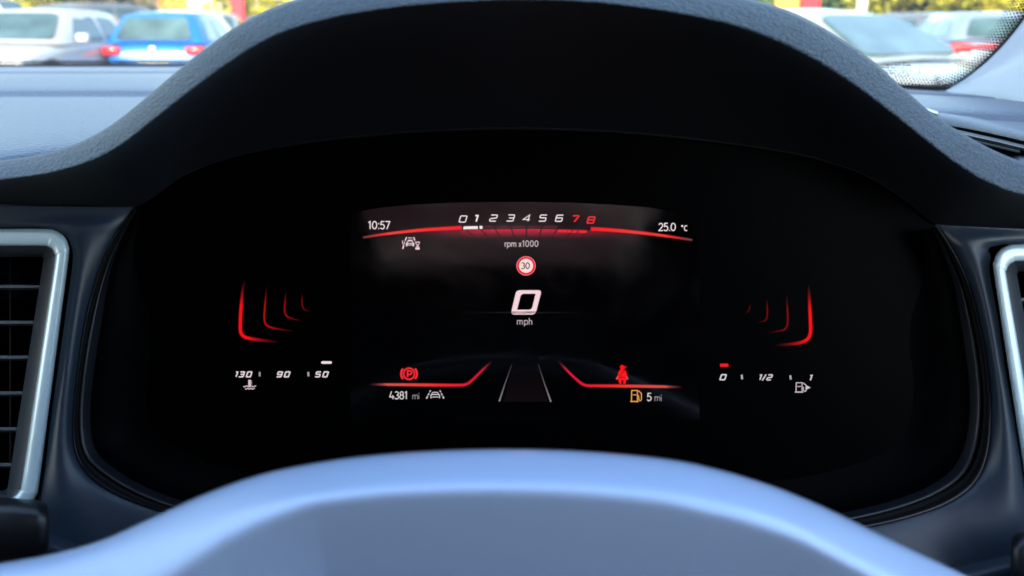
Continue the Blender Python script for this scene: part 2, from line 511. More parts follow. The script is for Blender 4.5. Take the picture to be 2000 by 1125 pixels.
for x in (1091, 1100, 1109.5, 1119.5, 1132):
    w = 7.2 if x < 1130 else 15
    s.poly([(x, 449.2 + (x - 1091) * .035), (x + w, 449.4 + (x - 1091) * .035), (x + w - 2, 453.4 + (x - 1091) * .035), (x - 2, 453.2 + (x - 1091) * .035)], (244, 34, 38), 15)
s.done('red_zone', rev_o)
left_arm = catmull([(709, 463.8, 0), (745, 458.2, 0), (782, 453.6, 0), (822, 449.5, 0), (860, 447, 0), (902, 444.8, 0)], 8)
right_arm = catmull([(1154, 447.3, 0), (1185, 448.8, 0), (1216, 451.2, 0), (1250, 454.6, 0), (1282, 458.4, 0), (1320, 463.8, 0), (1352, 468.8, 0)], 8)
def armc(t): return mix((120, 60, 70), (244, 40, 44), min(1, t * 4)) if t < .25 else mix((244, 62, 56), (238, 14, 26), (t - .25) / .75)
s = Ink(); s.k = 6
s.ribbon(left_arm, lambda t: 0.8 + 4.0 * t ** .8, armc, halo=2.2)
s.done('scale_arm', rev_o)
s = Ink(); s.k = 6
s.ribbon(right_arm, lambda t: 0.8 + 4.2 * (1 - t) ** .8, lambda t: armc(1 - t), halo=2.2)
s.done('scale_arm', rev_o)
for i, (ch, cx, cb) in enumerate((('0', 905, 434.8), ('1', 932, 434), ('2', 964.5, 433), ('3', 998, 432.8), ('4', 1029, 433), ('5', 1061, 433), ('6', 1093, 433.3), ('7', 1124, 434.6), ('8', 1155, 436.8))):
    s = Ink(); s.k = 20
    c = WHITE if i < 7 else (238, 40, 52)
    square(s, ch, cx - 8.6, cb - 1.1, 12.0, 14.6 if ch != '1' else 12, 2.9 if ch == '1' else (2.0 if i < 7 else 1.7), c, .30, halo=0 if i < 7 else .8)
    s.done('numeral', rev_o)
s = Ink(); write(s, 'rpm x1000', 985.5, 482, 12.4, 1.3, (214, 196, 202), 1.12, .90); s.done('unit_text', rev_o)

# speed limit sign, speed
s = Ink()
s.disc(1027.4, 519.2, 18.7, (255, 140, 150)); s.disc(1027.4, 519.2, 17.6, (226, 18, 44)); s.disc(1027.4, 519.2, 13.9, (255, 196, 198)); s.disc(1027.4, 519.2, 13.1, (252, 220, 216))
sl = s.done('speed_limit_sign', cluster)
s = Ink(); s.k = 8; write(s, '30', 1018.0, 525.2, 12.6, 2.0, (70, 48, 50), 1.04); s.done('numeral', sl)
s = Ink()
bz = fillet([(1003.0, 610.0), (1044.6, 610.0), (1052.6, 571.2), (1012.6, 571.2)], 4.5, True, 6)
outer = fillet([(997.4, 614.4), (1045.6, 614.4), (1058.2, 566.8), (1008.6, 566.8)], 7.5, True, 8)
inner = []
for p_, r_ in (((1009.8, 605.0), 0.8), ((1038.6, 605.0), 6.5), ((1046.2, 573.6), 0.8), ((1018.0, 573.6), 6.5)): inner.append((p_, r_))
pin = []
for i, (p_, r_) in enumerate(inner):
    a = Vector(inner[(i - 1) % 4][0]); b = Vector(inner[(i + 1) % 4][0]); q = Vector(p_)
    sa = q + (a - q).normalized() * r_; eb = q + (b - q).normalized() * r_
    for t_ in range(9):
        t = t_ / 8; v = sa * (1 - t) ** 2 + q * 2 * t * (1 - t) + eb * t * t; pin.append((v.x, v.y))
s.poly(outer, (245, 212, 220), 1); s.poly(pin, (0, 0, 0), 4)
sp = s.done('speed_readout', cluster)
s = Ink(); write(s, 'mph', 1009.5, 634, 13.2, 1.3, (196, 178, 184), 1.10, .98); s.done('unit_text', sp)
s = Ink()
s.ribbon([(880 + 28 * i, 610.5 + .0 * i) for i in range(11)], 1.0, lambda t: fade((30, 27, 30), 1 - abs(2 * t - 1)), halo=1.6)
s.done('horizon_line', cluster)

# lane graphic
s = Ink()
s.poly([(1002, 716), (1050, 716), (1070, 785), (982, 785)], [(5, 3, 4), (5, 3, 4), (14, 9, 11), (14, 9, 11)], 0)
s.ribbon([(1000, 711), (987, 748), (975, 784)], lambda t: 1.0 + 2.4 * t, lambda t: fade((150, 140, 145), .35 + .5 * t))
s.ribbon([(1051, 711), (1063, 748), (1076, 785)], lambda t: 1.0 + 2.4 * t, lambda t: fade((150, 140, 145), .35 + .5 * t))
s.done('lane_graphic', cluster)

# lower red strips
def stripe(t):
    if t < .12: return mix((10, 4, 6), (170, 70, 80), t / .12)
    if t < .5: return mix((220, 84, 76), (240, 50, 46), (t - .12) / .38)
    if t < .9: return mix((240, 40, 48), (214, 20, 56), (t - .5) / .4)
    return mix((214, 40, 70), (10, 6, 8), (t - .9) / .1)
ls = catmull([(721, 751, 0), (780, 751.3, 0), (850, 752, 0), (898, 752.2, 0), (911, 750.2, 0), (921, 743.5, 0), (938, 727, 0), (960, 705, 0)], 6)
rs = catmull([(1334, 755.8, 0), (1290, 755, 0), (1220, 754, 0), (1154, 753.4, 0), (1141, 751.6, 0), (1131, 745.5, 0), (1112, 728, 0), (1090, 705, 0)], 6)
for q in (ls, rs):
    s = Ink(); s.ribbon(q, lambda t: 1.0 + 1.8 * math.sin(math.pi * min(1, t * 1.05)), stripe, halo=2.4); s.done('red_strip', cluster)

# side gauge brackets
LG = [[(480, 545), (474.6, 562), (470.6, 604), (469.4, 640), (471.5, 652), (479, 658.5), (493, 662), (520, 665.5), (548, 668)],
      [(521, 556), (517.6, 595), (516.2, 620), (519, 633), (528, 639), (546, 643), (578, 647.4)],
      [(558.4, 568), (556, 600), (557, 612), (563, 619.5), (575, 623.5), (592, 626)],
      [(590.4, 571), (589.7, 592), (591.5, 600), (596, 605.4), (610, 608.8)]]
RG = [[(1578.6, 553), (1581, 590), (1583.2, 640), (1581.5, 655), (1575, 664), (1562, 669.6), (1540, 672.5), (1511, 674.8)],
      [(1535.6, 572), (1538, 607), (1538.2, 630), (1535, 640), (1527, 645.4), (1494, 651.2)],
      [(1497.4, 582), (1498.6, 606), (1498, 619), (1493.6, 626.6), (1477, 630.2)],
      [(1465, 592), (1463.6, 603), (1460, 609), (1454, 613.4)]]
for side in (LG, RG):
    for i, pts in enumerate(side):
        q = catmull([(x, y, 0) for x, y in pts], 6)
        wid = (4.2, 2.2, 2.0, 1.6)[i]; br = (1.0, .72, .6, .42)[i] * (1 if side is LG or i == 0 else .7)
        def cf(t, br=br):
            e = min(1, t / .28) * min(1, (1 - t) / .35)
            return fade(mix((200, 24, 40), (244, 16, 24), e), e * br + 0.0)
        s = Ink(); s.ribbon(q, lambda t, wid=wid: .8 + (wid - .8) * math.sin(math.pi * min(max(t, 0), 1)) ** .7, cf, halo=2.0 if i == 0 else 1.0)
        s.done('red_bracket', cluster)

# temperature gauge
def sqtext(ink, s_, x, base, h, gw, w, col, gap, slant=.34):
    for ch in s_:
        square(ink, ch, x, base, h, gw if ch != '1' else gw * .8, w, col, slant)
        x += (gap if ch not in '1/' else gap * .66)
s = Ink(); sqtext(s, '130', 457, 736, 9.6, 9.4, 2.5, (226, 212, 218), 14.4)
sqtext(s, '90', 540.5, 736, 9.6, 9.6, 2.5, (226, 212, 218), 14.6); sqtext(s, '50', 615.5, 736, 9.6, 9.6, 2.5, (226, 212, 218), 14.6)
s.ribbon([(507.2, 726.5), (507.2, 735)], 3.6, (150, 144, 148)); s.ribbon([(602, 726.5), (602.6, 735)], 3.4, (170, 164, 168))
tg = s.done('temperature_gauge', cluster)
s = Ink(); s.ribbon([(629.5, 708), (646, 708)], 4.8, WHITE); s.disc(629.8, 708, 2.4, WHITE, 16); s.disc(645.8, 708, 2.4, WHITE, 16); s.done('gauge_bar', tg)
s = Ink()
s.ribbon([(487.2, 742), (487.6, 756)], 4.6, (220, 196, 204))
for yy in (744, 747, 750): s.ribbon([(489, yy), (492.2, yy)], 1.2, (200, 180, 186))
for oy, x0, x1 in ((754.6, 475.5, 500), (759.2, 479, 497.5)):
    s.ribbon([(x0 + (x1 - x0) * i / 12, oy + 1.0 * math.sin(i * 1.5)) for i in range(13)], 1.7, (214, 196, 202))
s.done('coolant_symbol', tg)

# fuel gauge
s = Ink(); sqtext(s, '0', 1406, 741.6, 9.8, 11, 2.4, (226, 216, 220), 14)
sqtext(s, '1/2', 1480, 742, 9.8, 9.4, 2.4, (214, 204, 210), 13.2); sqtext(s, '1', 1578.5, 742.6, 9.6, 9.6, 2.5, (214, 204, 208), 14)
s.ribbon([(1448.6, 732), (1449.6, 740.6)], 3.4, (190, 184, 186)); s.ribbon([(1543.4, 733), (1544.6, 741.4)], 3.6, (180, 172, 176))
fg = s.done('fuel_gauge', cluster)
s = Ink(); s.ribbon([(1406.5, 713.4), (1422.5, 713.4)], 4.4, (240, 30, 36), halo=1.6); s.done('gauge_bar', fg)
def pump(s, x, y, w, h, col, lw):
    s.ribbon([(x + .08 * w, y + .94 * h), (x + .10 * w, y + .03 * h), (x + .62 * w, y + .03 * h), (x + .62 * w, y + .94 * h)], lw, col)
    s.ribbon([(x - .02 * w, y + .96 * h), (x + .72 * w, y + .96 * h)], lw * 1.25, col)
    s.ribbon([(x + .18 * w, y + .40 * h), (x + .54 * w, y + .40 * h)], lw * .9, col)
    s.ribbon(fillet([(x + .70 * w, y + .04 * h), (x + .98 * w, y + .28 * h), (x + .98 * w, y + .84 * h), (x + .84 * w, y + .92 * h), (x + .74 * w, y + .78 * h), (x + .72 * w, y + .44 * h)], 2.2), lw, col)
s = Ink(); pump(s, 1553, 747, 22, 19.5, (206, 190, 198), 1.7)
s.poly([(1573.5, 752), (1583.5, 757), (1573.5, 761.4)], (214, 198, 204), 3); s.done('fuel_symbol', fg)

# warning lamps and readouts
s = Ink()
pr = (246, 44, 52)
s.ribbon(ell(798.8, 730, 10.6, 11), 1.7, pr, True, halo=1.2)
s.ribbon(arc(798.8, 730, 15.4, 15.6, 140, 220, 12), 2.6, pr, halo=1.2); s.ribbon(arc(798.8, 730, 15.4, 15.6, -40, 40, 12), 2.6, pr, halo=1.2)
s.ribbon([(796, 736.6), (796, 724.2), (800.4, 724.2)] + arc(800.6, 727.8, 3.4, 3.6, -90, 90, 8) + [(796.4, 731.4)], 1.9, pr, halo=1.0)
s.done('parking_brake_light', cluster)
s = Ink(); x = write(s, '4381', 760.5, 779.4, 15, 1.9, (214, 204, 206), .96); write(s, 'mi', 805, 779.4, 12.4, 1.2, (150, 142, 146), 1.0); s.done('mileage_readout', cluster)
def lane_car(s, cx, cy, sc, col, lw):
    for sg in (-1, 1):
        for t0, t1 in ((0, .24), (.36, .6), (.72, 1)):
            xa = cx + sg * (9 + 8 * t0) * sc; xb = cx + sg * (9 + 8 * t1) * sc
            s.ribbon([(xa, cy + (-8 + 16 * t0) * sc), (xb, cy + (-8 + 16 * t1) * sc)], lw * (1.0 + .6 * t1), col)
    s.ribbon(fillet([(cx - 8.4 * sc, cy + 7.5 * sc), (cx - 8.4 * sc, cy + 1 * sc), (cx - 6 * sc, cy), (cx + 6 * sc, cy), (cx + 8.4 * sc, cy + 1 * sc), (cx + 8.4 * sc, cy + 7.5 * sc)], 1.2), lw * 1.2, col)
    s.ribbon(fillet([(cx - 7 * sc, cy), (cx - 4.6 * sc, cy - 4.2 * sc), (cx + 4.6 * sc, cy - 4.2 * sc), (cx + 7 * sc, cy)], 1.5), lw, col)
    s.ribbon([(cx - 6 * sc, cy + 5 * sc), (cx + 6 * sc, cy + 5 * sc)], lw, col)
s = Ink(); lane_car(s, 850, 770.4, 1.0, (206, 196, 200), 1.6); s.done('lane_assist_symbol', cluster)
s = Ink(); c = (238, 208, 216)
for sg in (-1, 1):
    s.ribbon([(801 + sg * 7, 463), (801 + sg * 9.4, 470)], 2.2, c)
s.ribbon([(797, 464.6), (805, 464.6)], 1.5, c); s.ribbon([(796, 469), (806, 469)], 1.4, c)
s.ribbon(fillet([(795, 475), (797, 470.6), (805, 470.6), (807, 475)], 1.5), 1.5, c); s.ribbon([(794, 475.6), (808, 475.6)], 1.6, c)
s.ribbon([(794.4, 481), (794.4, 474)], 3.0, c); s.ribbon([(807.4, 481), (807.4, 474)], 3.0, c); s.ribbon([(795, 478.6), (807, 478.6)], 1.4, c)
s.ribbon([(786.4, 469.5), (786.0, 474), (788, 478)], 1.4, c); s.ribbon([(790.6, 471), (789.6, 474), (791, 477.4)], 1.2, c); s.ribbon([(788.6, 479), (786.6, 486.4)], 2.6, c)
s.ribbon([(811, 472.8), (820, 472.8)], 1.6, c); s.ribbon([(811, 486.4), (820, 486.4)], 2.2, c)
s.ribbon([(812, 473), (812.8, 476.4), (815.6, 479.6), (812.6, 483), (812, 486)], 1.4, c); s.ribbon([(819, 473), (818.4, 476.4), (815.6, 479.6), (818.4, 483), (819, 486)], 1.4, c)
s.poly([(812.6, 486), (815.6, 481.6), (818.8, 486)], c, 20)
s.done('assist_wait_symbol', cluster)
s = Ink(); rr = (255, 14, 20)
s.disc(1215.2, 717.2, 4.5, rr, 24)
s.poly([(1218.4, 721.6), (1223.6, 716.2), (1222.2, 714.8), (1217, 718.6)], rr, 2)
s.poly([(1211.6, 721.6), (1219.4, 721.6), (1222.4, 724.6), (1223.8, 730), (1224, 736.2), (1207, 736.2), (1207.4, 729), (1209, 724.6)], rr, 3)
s.poly([(1207, 733), (1202.6, 740), (1204.4, 742), (1208.6, 737.4)], (236, 70, 74), 4); s.poly([(1224, 733), (1227.4, 740), (1225.8, 742), (1222.2, 737.4)], (236, 70, 74), 4)
s.poly([(1207.2, 737.6), (1223.8, 737.6), (1223.2, 742.4), (1207.8, 742.4)], rr, 5)
s.poly([(1207.8, 742), (1213.4, 742), (1213.6, 749.8), (1209.6, 749.8)], rr, 6); s.poly([(1217.4, 742), (1223.2, 742), (1221.2, 749.8), (1217.2, 749.8)], rr, 6)
s.ribbon([(1219.6, 722.6), (1209, 735.4)], 1.1, (110, 4, 8), lift=8)
s.done('seat_belt_light', cluster)
s = Ink(); pump(s, 1231.6, 762, 21.6, 23, AMBER, 1.8); s.done('low_fuel_light', cluster)
s = Ink(); write(s, '5', 1263.4, 783, 15.4, 2.1, (206, 200, 200), 1.0); write(s, 'mi', 1278, 783, 13, 1.2, (156, 150, 152), 1.0); s.done('range_readout', cluster)

# ================================================================== dashboard
dash = thing('dashboard', 'dark blue grey moulded dashboard with arched instrument hood in front of the driver', 'dashboard', P(1000, 1050, .36))

# hood: front edge (lower side of the grained band), crest edge of the band, lining foot
E1 = [(-260, 372), (-120, 366), (0, 352), (90, 340), (170, 318), (235, 285), (300, 235), (370, 180), (450, 122), (530, 74), (620, 43), (720, 23), (840, 9), (1000, 1), (1130, 4), (1250, 16), (1350, 32), (1450, 56), (1550, 96), (1640, 148), (1720, 205), (1800, 268), (1870, 322), (1935, 360), (2000, 382), (2120, 400), (2280, 410)]
E2 = [(-260, 330), (-120, 326), (0, 317), (80, 305), (150, 284), (215, 250), (280, 200), (345, 145), (412, 92), (480, 46), (560, 10), (670, -18), (820, -38), (1000, -48), (1150, -44), (1290, -28), (1410, -8), (1510, 16), (1600, 56), (1690, 114), (1760, 175), (1825, 230), (1895, 275), (1955, 306), (2010, 324), (2130, 342), (2280, 350)]
E0 = [(-260, 398), (-120, 398), (0, 399), (110, 401), (200, 403), (262, 404), (300, 385), (345, 352), (410, 322), (500, 297), (610, 279), (730, 266), (870, 257), (1000, 254), (1130, 257), (1270, 266), (1400, 280), (1510, 296), (1600, 314), (1680, 340), (1745, 376), (1790, 410), (1828, 438), (1900, 446), (2000, 452), (2120, 456), (2280, 460)]
def dep1(x): return interp(x, [(-260, .325), (0, .322), (250, .305), (500, .285), (1000, .275), (1500, .287), (1800, .312), (2050, .325), (2280, .33)])
n_h = 10
def dense(L):
    return resample(catmull([(x, y, 0) for x, y in L], 8), 240)
# keep matching stations: sample each curve per control segment
def stations(L): return catmull([(x, y, 0) for x, y in L], n_h)
S1, S2, S0 = stations(E1), stations(E2), stations(E0)
rings = []
prof_band = [(0.0, .0), (.03, -.0014), (.10, -.0010), (.3, .0020), (.65, .0078), (1.0, .016)]   # share of the way up the band, depth offset
for f, dd in prof_band:
    rings.append([P(a.x + (b.x - a.x) * f, a.y + (b.y - a.y) * f, dep1(a.x) + dd) for a, b in zip(S1, S2)])
# smooth shoulder then the top falls away towards the windscreen
for f, dd, dy in ((1.10, .035, 0), (1.12, .070, 6), (1.0, .13, 22), (.9, .20, 44)):
    rings.append([P(a.x + (b.x - a.x) * f, a.y + (b.y - a.y) * f + dy, dep1(a.x) + dd) for a, b in zip(S1, S2)])
vs, fs = loft(rings)
hood = obj('instrument_hood', vs, fs, M['hood_skin'], dash)
hood.data.materials.append(M['dash_skin'])
nb = len(S1) - 1
for p in hood.data.polygons:
    if p.index >= nb * 6: p.material_index = 1
# lining
rings = []
for t in (0, .04, .15, .3, .45, .6, .75, .9, 1.0):
    ring_ = []
    for a, c in zip(S1, S0):
        x = a.x + (c.x - a.x) * t; y = a.y + (c.y - a.y) * t
        d1 = dep1(a.x); d = d1 + (.3635 - d1) * (t ** .8)
        if t == 0: d = d1 + .0001
        ring_.append(P(x, y, d))
    rings.append(ring_)
vs, fs = loft(rings)
obj('hood_lining', vs, fs, M['hood_lining'], hood)
# fine seam across the lining
seam = [P(a.x + (c.x - a.x) * .985, a.y + (c.y - a.y) * .985 , .3625) for a, c in zip(S1, S0)][62:205]
vs, fs = tube(seam, .00035, 6)
obj('seam', vs, fs, M['hood_lining'], hood)

# display opening: outline O on the facia, ridge I inside, foot F on the cover
OL = [(262, 405), (254, 414), (240, 434), (222, 464), (203, 502), (184, 556), (167, 622), (154, 700), (145, 780), (142, 845), (150, 893), (174, 930), (216, 960), (272, 985), (335, 1004), (450, 1028), (650, 1048), (1000, 1056),
      (1400, 1052), (1600, 1042), (1710, 1027), (1800, 1004), (1862, 978), (1905, 942), (1928, 890), (1936, 820), (1934, 750), (1925, 680), (1910, 610), (1892, 550), (1868, 500), (1845, 462), (1828, 440)]
IL = [(266, 408), (260, 418), (248, 438), (232, 468), (214, 506), (196, 560), (180, 625), (166, 702), (157, 780), (156, 840), (163, 880), (182, 908), (228, 942), (282, 970), (348, 993), (470, 1020), (660, 1038), (1000, 1045),
      (1400, 1040), (1590, 1026), (1680, 1011), (1765, 989), (1832, 962), (1880, 927), (1905, 878), (1915, 815), (1914, 750), (1906, 684), (1893, 615), (1877, 556), (1856, 506), (1836, 466), (1822, 444)]
def shrink(L, a, top=430):
    out = []
    for x, y in L:
        cx, cy = 1030, 700
        w = min(1, max(0, (y - top) / 160.0)) * .9 + .1
        out.append((x + (cx - x) / abs(cx - x + 1e-6) * a * w * min(1, abs(cx - x) / 500.0), y - a * max(0, (y - 760) / 290.0)))
    return out
def toward(L, fx, fy): return [(1030 + (x - 1030) * fx, 640 + (y - 640) * fy) for x, y in L]
def toward(L, fx, fy):
    out = []
    for x, y in L:
        w = min(1, max(0, (y - 400) / 280.0)); w = .12 + .88 * w * w * (3 - 2 * w)
        out.append((1030 + (x - 1030) * (1 - (1 - fx) * w), 640 + (y - 640) * (1 - (1 - fy) * w)))
    return out
FL = toward(IL, .84, .76)
ML = toward(IL, .94, .91)
def dfac(x, y): return .3475 - (y - 400) * 0.000012
SO, SI, SM, SF = [catmull([(x, y, 0) for x, y in L], 6) for L in (OL, IL, ML, FL)]
rings = [[P(p.x, p.y, dfac(p.x, p.y)) for p in SO]]
rings.append([P(o.x + (i.x - o.x) * .18, o.y + (i.y - o.y) * .18, dfac(o.x, o.y) - .0006) for o, i in zip(SO, SI)])
rings.append([P(o.x + (i.x - o.x) * .34, o.y + (i.y - o.y) * .34, dfac(o.x, o.y) + .003) for o, i in zip(SO, SI)])
rings.append([P(o.x + (i.x - o.x) * .86, o.y + (i.y - o.y) * .86, dfac(o.x, o.y) + .009) for o, i in zip(SO, SI)])
rings.append([P(p.x, p.y, dfac(p.x, p.y) + .0066) for p in SI])
vs, fs = loft(rings)
bez = obj('display_bezel', vs, fs, M['lip'], dash)
bez.data.materials.append(M['groove'])
for p in bez.data.polygons:
    if p.index >= (len(SO) - 1) * 1: p.material_index = 1
rings = [[P(p.x, p.y, dfac(p.x, p.y) + .0066) for p in SI]]
for t, dz in ((.04, .0064), (.12, .0072), (.4, .0110)):
    rings.append([P(i.x + (m.x - i.x) * t * 1.0, i.y + (m.y - i.y) * t, min(dfac(i.x, i.y) + dz, .3645)) for i, m in zip(SI, SM)])
rings.append([P(m.x, m.y, .3635) for m in SM])
rings.append([P(m.x, m.y, .3652) for m in SF])
vs, fs = loft(rings)
shr = obj('shroud', vs, fs, mat('shroud plastic', (0.008, 0.010, 0.015), 0.35, 0.5), bez)
shr.data.materials.append(M['vent_ledge'])
shr.data.materials.append(mat('shroud fade black', (0.0009, 0.001, 0.0014), 0.5, 0.02))  # near black inside, the fading of the light put into the colour
for p in shr.data.polygons:
    if p.index >= (len(SI) - 1) * 3: p.material_index = 2
    elif p.index < len(SI) - 1: p.material_index = 1  # ridge edge in a paler plastic, its lit line put into the colour

# facia round the opening, up to the air vents
UL = [(-260, 399), (-260, 443), (30, 444), (90, 446), (120, 455), (137, 474), (142, 510), (130, 600), (116, 700), (102, 800), (90, 900), (80, 980), (74, 1060), (70, 1180), (300, 1300), (500, 1300), (700, 1300), (1000, 1300),
      (1400, 1300), (1600, 1300), (1800, 1300), (2050, 1300), (2040, 1150), (2022, 1070), (2008, 1000), (1994, 900), (1978, 800), (1962, 710), (1949, 620), (1934, 540), (1936, 505), (1962, 477), (2280, 472)]
UL.append((2280, 458))
OLx = OL + [(1828, 440)]
rings = []
for t in (0, .03, .12, .3, .5, .7, .9, 1.0):
    row = []
    for (ox, oy), (ux, uy) in zip([(p.x, p.y) for p in catmull([(x, y, 0) for x, y in OLx], 4)], [(p.x, p.y) for p in catmull([(x, y, 0) for x, y in UL], 4)]):
        x = ox + (ux - ox) * t; y = oy + (uy - oy) * t
        bulge = -.0035 * math.sin(math.pi * min(1, t)) + (.0008 * math.exp(-t * 40))
        row.append(P(x, y, dfac(x, y) + bulge - .003 * t))
    rings.append(row)
vs, fs = loft(rings)
obj('facia_panel', vs, fs, M['facia'], dash)

# lower knee bolsters, left and right of the column
for pts in ([(60, 1026), (110, 1046), (170, 1066), (260, 1085), (420, 1100)], [(2120, 1050), (2000, 1078), (1930, 1092), (1870, 1106), (1800, 1112), (1650, 1118)]):
    q = catmull([(x, y, 0) for x, y in pts], 6)
    rings = [[P(p.x, p.y + 2, .339) for p in q], [P(p.x, p.y, .3335) for p in q], [P(p.x, p.y + 4, .331) for p in q], [P(p.x, p.y + 22, .326) for p in q], [P(p.x, p.y + 34, .325) for p in q], [P(p.x, p.y + 200, .325) for p in q]]
    vs, fs = loft(rings); obj('knee_bolster', vs, fs, M['facia'], dash)

# dash top (a real surface in world space): profile along Y, its front edge tucked under the hood
H = EYE.z
def drop(x): return .0068 * max(0, min(1, (x - .02) / .22))
def wbase(x):                                     # where the windscreen meets the dash
    u = (x + 0.37) / 0.74
    return 1.02 - .02 * u * u - .27 * max(0, abs(u) - .45) ** 2 / .30
PROF = [(-.02, -.060), (.0, -.056), (.02, -.0545), (.10, -.0530), (.2, -.0525), (.3, -.0520), (.33, -.0528), (.352, -.0530), (.36, -.0500), (.38, -.0480), (.46, -.0470), (.55, -.0465), (.553, -.0480), (.560, -.0480), (.563, -.0462), (.62, -.0460), (.70, -.0460)]
nxs = 90
rings = []
for (t, z) in PROF:
    row = []
    for i in range(nxs + 1):
        x = -1.15 + (0.50 + 1.15) * i / nxs
        yb = wbase(x) + .01
        y0 = .338 + .092 * max(0, min(1, (.25 - abs(x + .0)) / .05))
        s_ = min(max(t / .70, -.05), 1)
        y = y0 + (yb - y0) * s_
        zz = z
        zz = z - drop(x)
        row.append(Vector((x, y, H + zz)))
    rings.append(row)
# front roll-over
rings.insert(0, [Vector((v.x, v.y - .004, v.z - .03)) for v in rings[0]])
vs, fs = loft(rings)
obj('dash_top', vs, fs, M['dash_skin'], dash)
vs, fs = bevelled_box(-.35, .68, H - .52, 1.60, .60, .86, 0)
obj('dash_body', vs, fs, M['trim_dark'], dash, smooth=False)

# raised pad and slot on the right of the dash top
ZR = -.0588
def strip_on(pts, w0, w1, lift, name, m, par=None):
    q = catmull([(x, y, 0) for x, y in pts], 6)
    rings = []
    for off, lf in ((w0, 0), (w0 + (w1 - w0) * .08, lift), (w0 + (w1 - w0) * .92, lift), (w1, 0)):
        rings.append([PZ(p.x, p.y + off, ZR + lf) for p in q])
    vs, fs = loft(rings); return obj(name, vs, fs, m, par or dash)
slot = [(1815, 243), (1850, 249), (1900, 260), (1950, 271), (2000, 283), (2060, 296), (2140, 314)]
strip_on(slot, 0, 12, .0016, 'slot_edge', M['ceramic'])
strip_on(slot, 4.5, 7.5, .0023, 'slot_lip', M['vent_ledge'])
strip_on([(1895, 272), (1915, 276), (1950, 284), (1992, 294)], 0, 6, .0028, 'speaker_slot', M['groove'])
pad = [(1790, 213), (1840, 219), (1900, 229), (1960, 242), (2020, 256), (2100, 276)]
strip_on(pad, 0, 26, .0022, 'grained_pad', M['dash_fine'])
strip_on([(1766, 199), (1785, 204), (1810, 211), (1832, 218)], 0, 6, .0034, 'bright_reflection', M['reflection_white'])  # white strip standing in for a bright reflection on the dash

# ================================================================== air vents
def vent(name_label, V0, V1, V2, V3, slats, side, y_back):
    c0 = P(sum(p[0] for p in V0) / len(V0), 960, .34)
    t = thing('air_vent', name_label, 'air vent', c0, group='air vents beside the display')
    n = 6
    r0, r1, r2, r3 = [catmull([(x, y, 0) for x, y in L], n, True) for L in (V0, V1, V2, V3)]
    vs, fs = loft([[P(p.x, p.y, .3475) for p in r0], [P((p.x + q.x) / 2, (p.y + q.y) / 2, .3495) for p, q in zip(r0, r1)], [P(p.x, p.y, .345) for p in r1]], closed_u=True)
    obj('gap', vs, fs, M['groove'], t)
    rings = [[P(p.x, p.y, .345) for p in r1]]
    for f, d in ((.05, .3385), (.22, .3362), (.30, .3358), (.85, .3362), (.97, .3368), (1.0, .339)):
        rings.append([P(a.x + (b.x - a.x) * f, a.y + (b.y - a.y) * f, d) for a, b in zip(r1, r2)])
    vs, fs = loft(rings, closed_u=True); obj('chrome_frame', vs, fs, M['chrome'], t)
    rings = [[P(p.x, p.y, .339) for p in r2]]
    for f, d in ((.08, .3392), (.5, .342), (.9, .3455), (1.0, .349)):
        rings.append([P(a.x + (b.x - a.x) * f, a.y + (b.y - a.y) * f, d) for a, b in zip(r2, r3)])
    rings.append([P(a.x, a.y, .40) for a in r3])
    vs, fs = loft(rings, closed_u=True); obj('inner_frame', vs, fs, M['vent_ledge'], t)
    vs = [P(p.x, p.y, .395) for p in r3]; vs = [P(p.x, p.y, .398) for p in r3]
    obj('duct', vs, [tuple(range(len(vs)))], M['duct'], t)
    xs = [p.x for p in r3]
    for i, (ya, yb) in enumerate(slats):
        def edge(y):
            best = []
            for a, b in zip(r3, r3[1:] + r3[:1]):
                if (a.y - y) * (b.y - y) <= 0 and abs(a.y - b.y) > 1e-6:
                    best.append(a.x + (b.x - a.x) * (y - a.y) / (b.y - a.y))
            return min(best), max(best)
        xl, xr = edge((ya + yb) / 2)
        def q(x, yoff, d):
            tt = (x - xl) / (xr - xl)
            yy = (ya + (yb - ya) * ((x - 0) / 100.0)) if side < 0 else ya
            return P(x, (ya + yb) / 2 + yoff, d)
        prof = [(-2.0, .3498), (-3.4, .3508), (-3.6, .3530), (2.5, .370), (6.5, .370), (3.0, .3515), (2.0, .3500)]
        A = [q(xl - 2, o, d) for o, d in prof]; B = [q(xr + 2, o, d) for o, d in prof]
        vs, fs = loft([A, B], closed_u=True); fs += [tuple(range(7)), tuple(range(13, 6, -1))]
        obj('slat', vs, fs, M['slat'], t, smooth=False)
    for i in range(5):
        x = xs[0] - 0
        xm = min(xs) + (max(xs) - min(xs)) * (.16 + .17 * i)
        A = [P(xm, 500, .372), P(xm + 3, 500, .372), P(xm + 3, 500, .39), P(xm, 500, .39)]
        B = [P(xm, 955, .372), P(xm + 3, 955, .372), P(xm + 3, 955, .39), P(xm, 955, .39)]
        vs, fs = loft([A, B], closed_u=True); obj('vane', vs, fs, M['vent_black'], t, smooth=False)
    return t
def rounded(tr, br, bl, tl, r):                   # four corners -> closed outline with round corners, evenly matched
    P4 = [Vector((*c, 0)) for c in (tr, br, bl, tl)]
    out = []
    for i in range(4):
        a, q, b = P4[i - 1], P4[i], P4[(i + 1) % 4]
        s_, e = q + (a - q).normalized() * r, q + (b - q).normalized() * r
        out += [s_ * (1 - t) ** 2 + q * 2 * t * (1 - t) + e * t * t for t in (0, .25, .5, .75, 1)]
        m1 = e.lerp(P4[(i + 1) % 4] + (q - P4[(i + 1) % 4]).normalized() * r, .33); m2 = e.lerp(P4[(i + 1) % 4] + (q - P4[(i + 1) % 4]).normalized() * r, .66)
        out += [m1, m2]
    return [(p.x, p.y) for p in out]
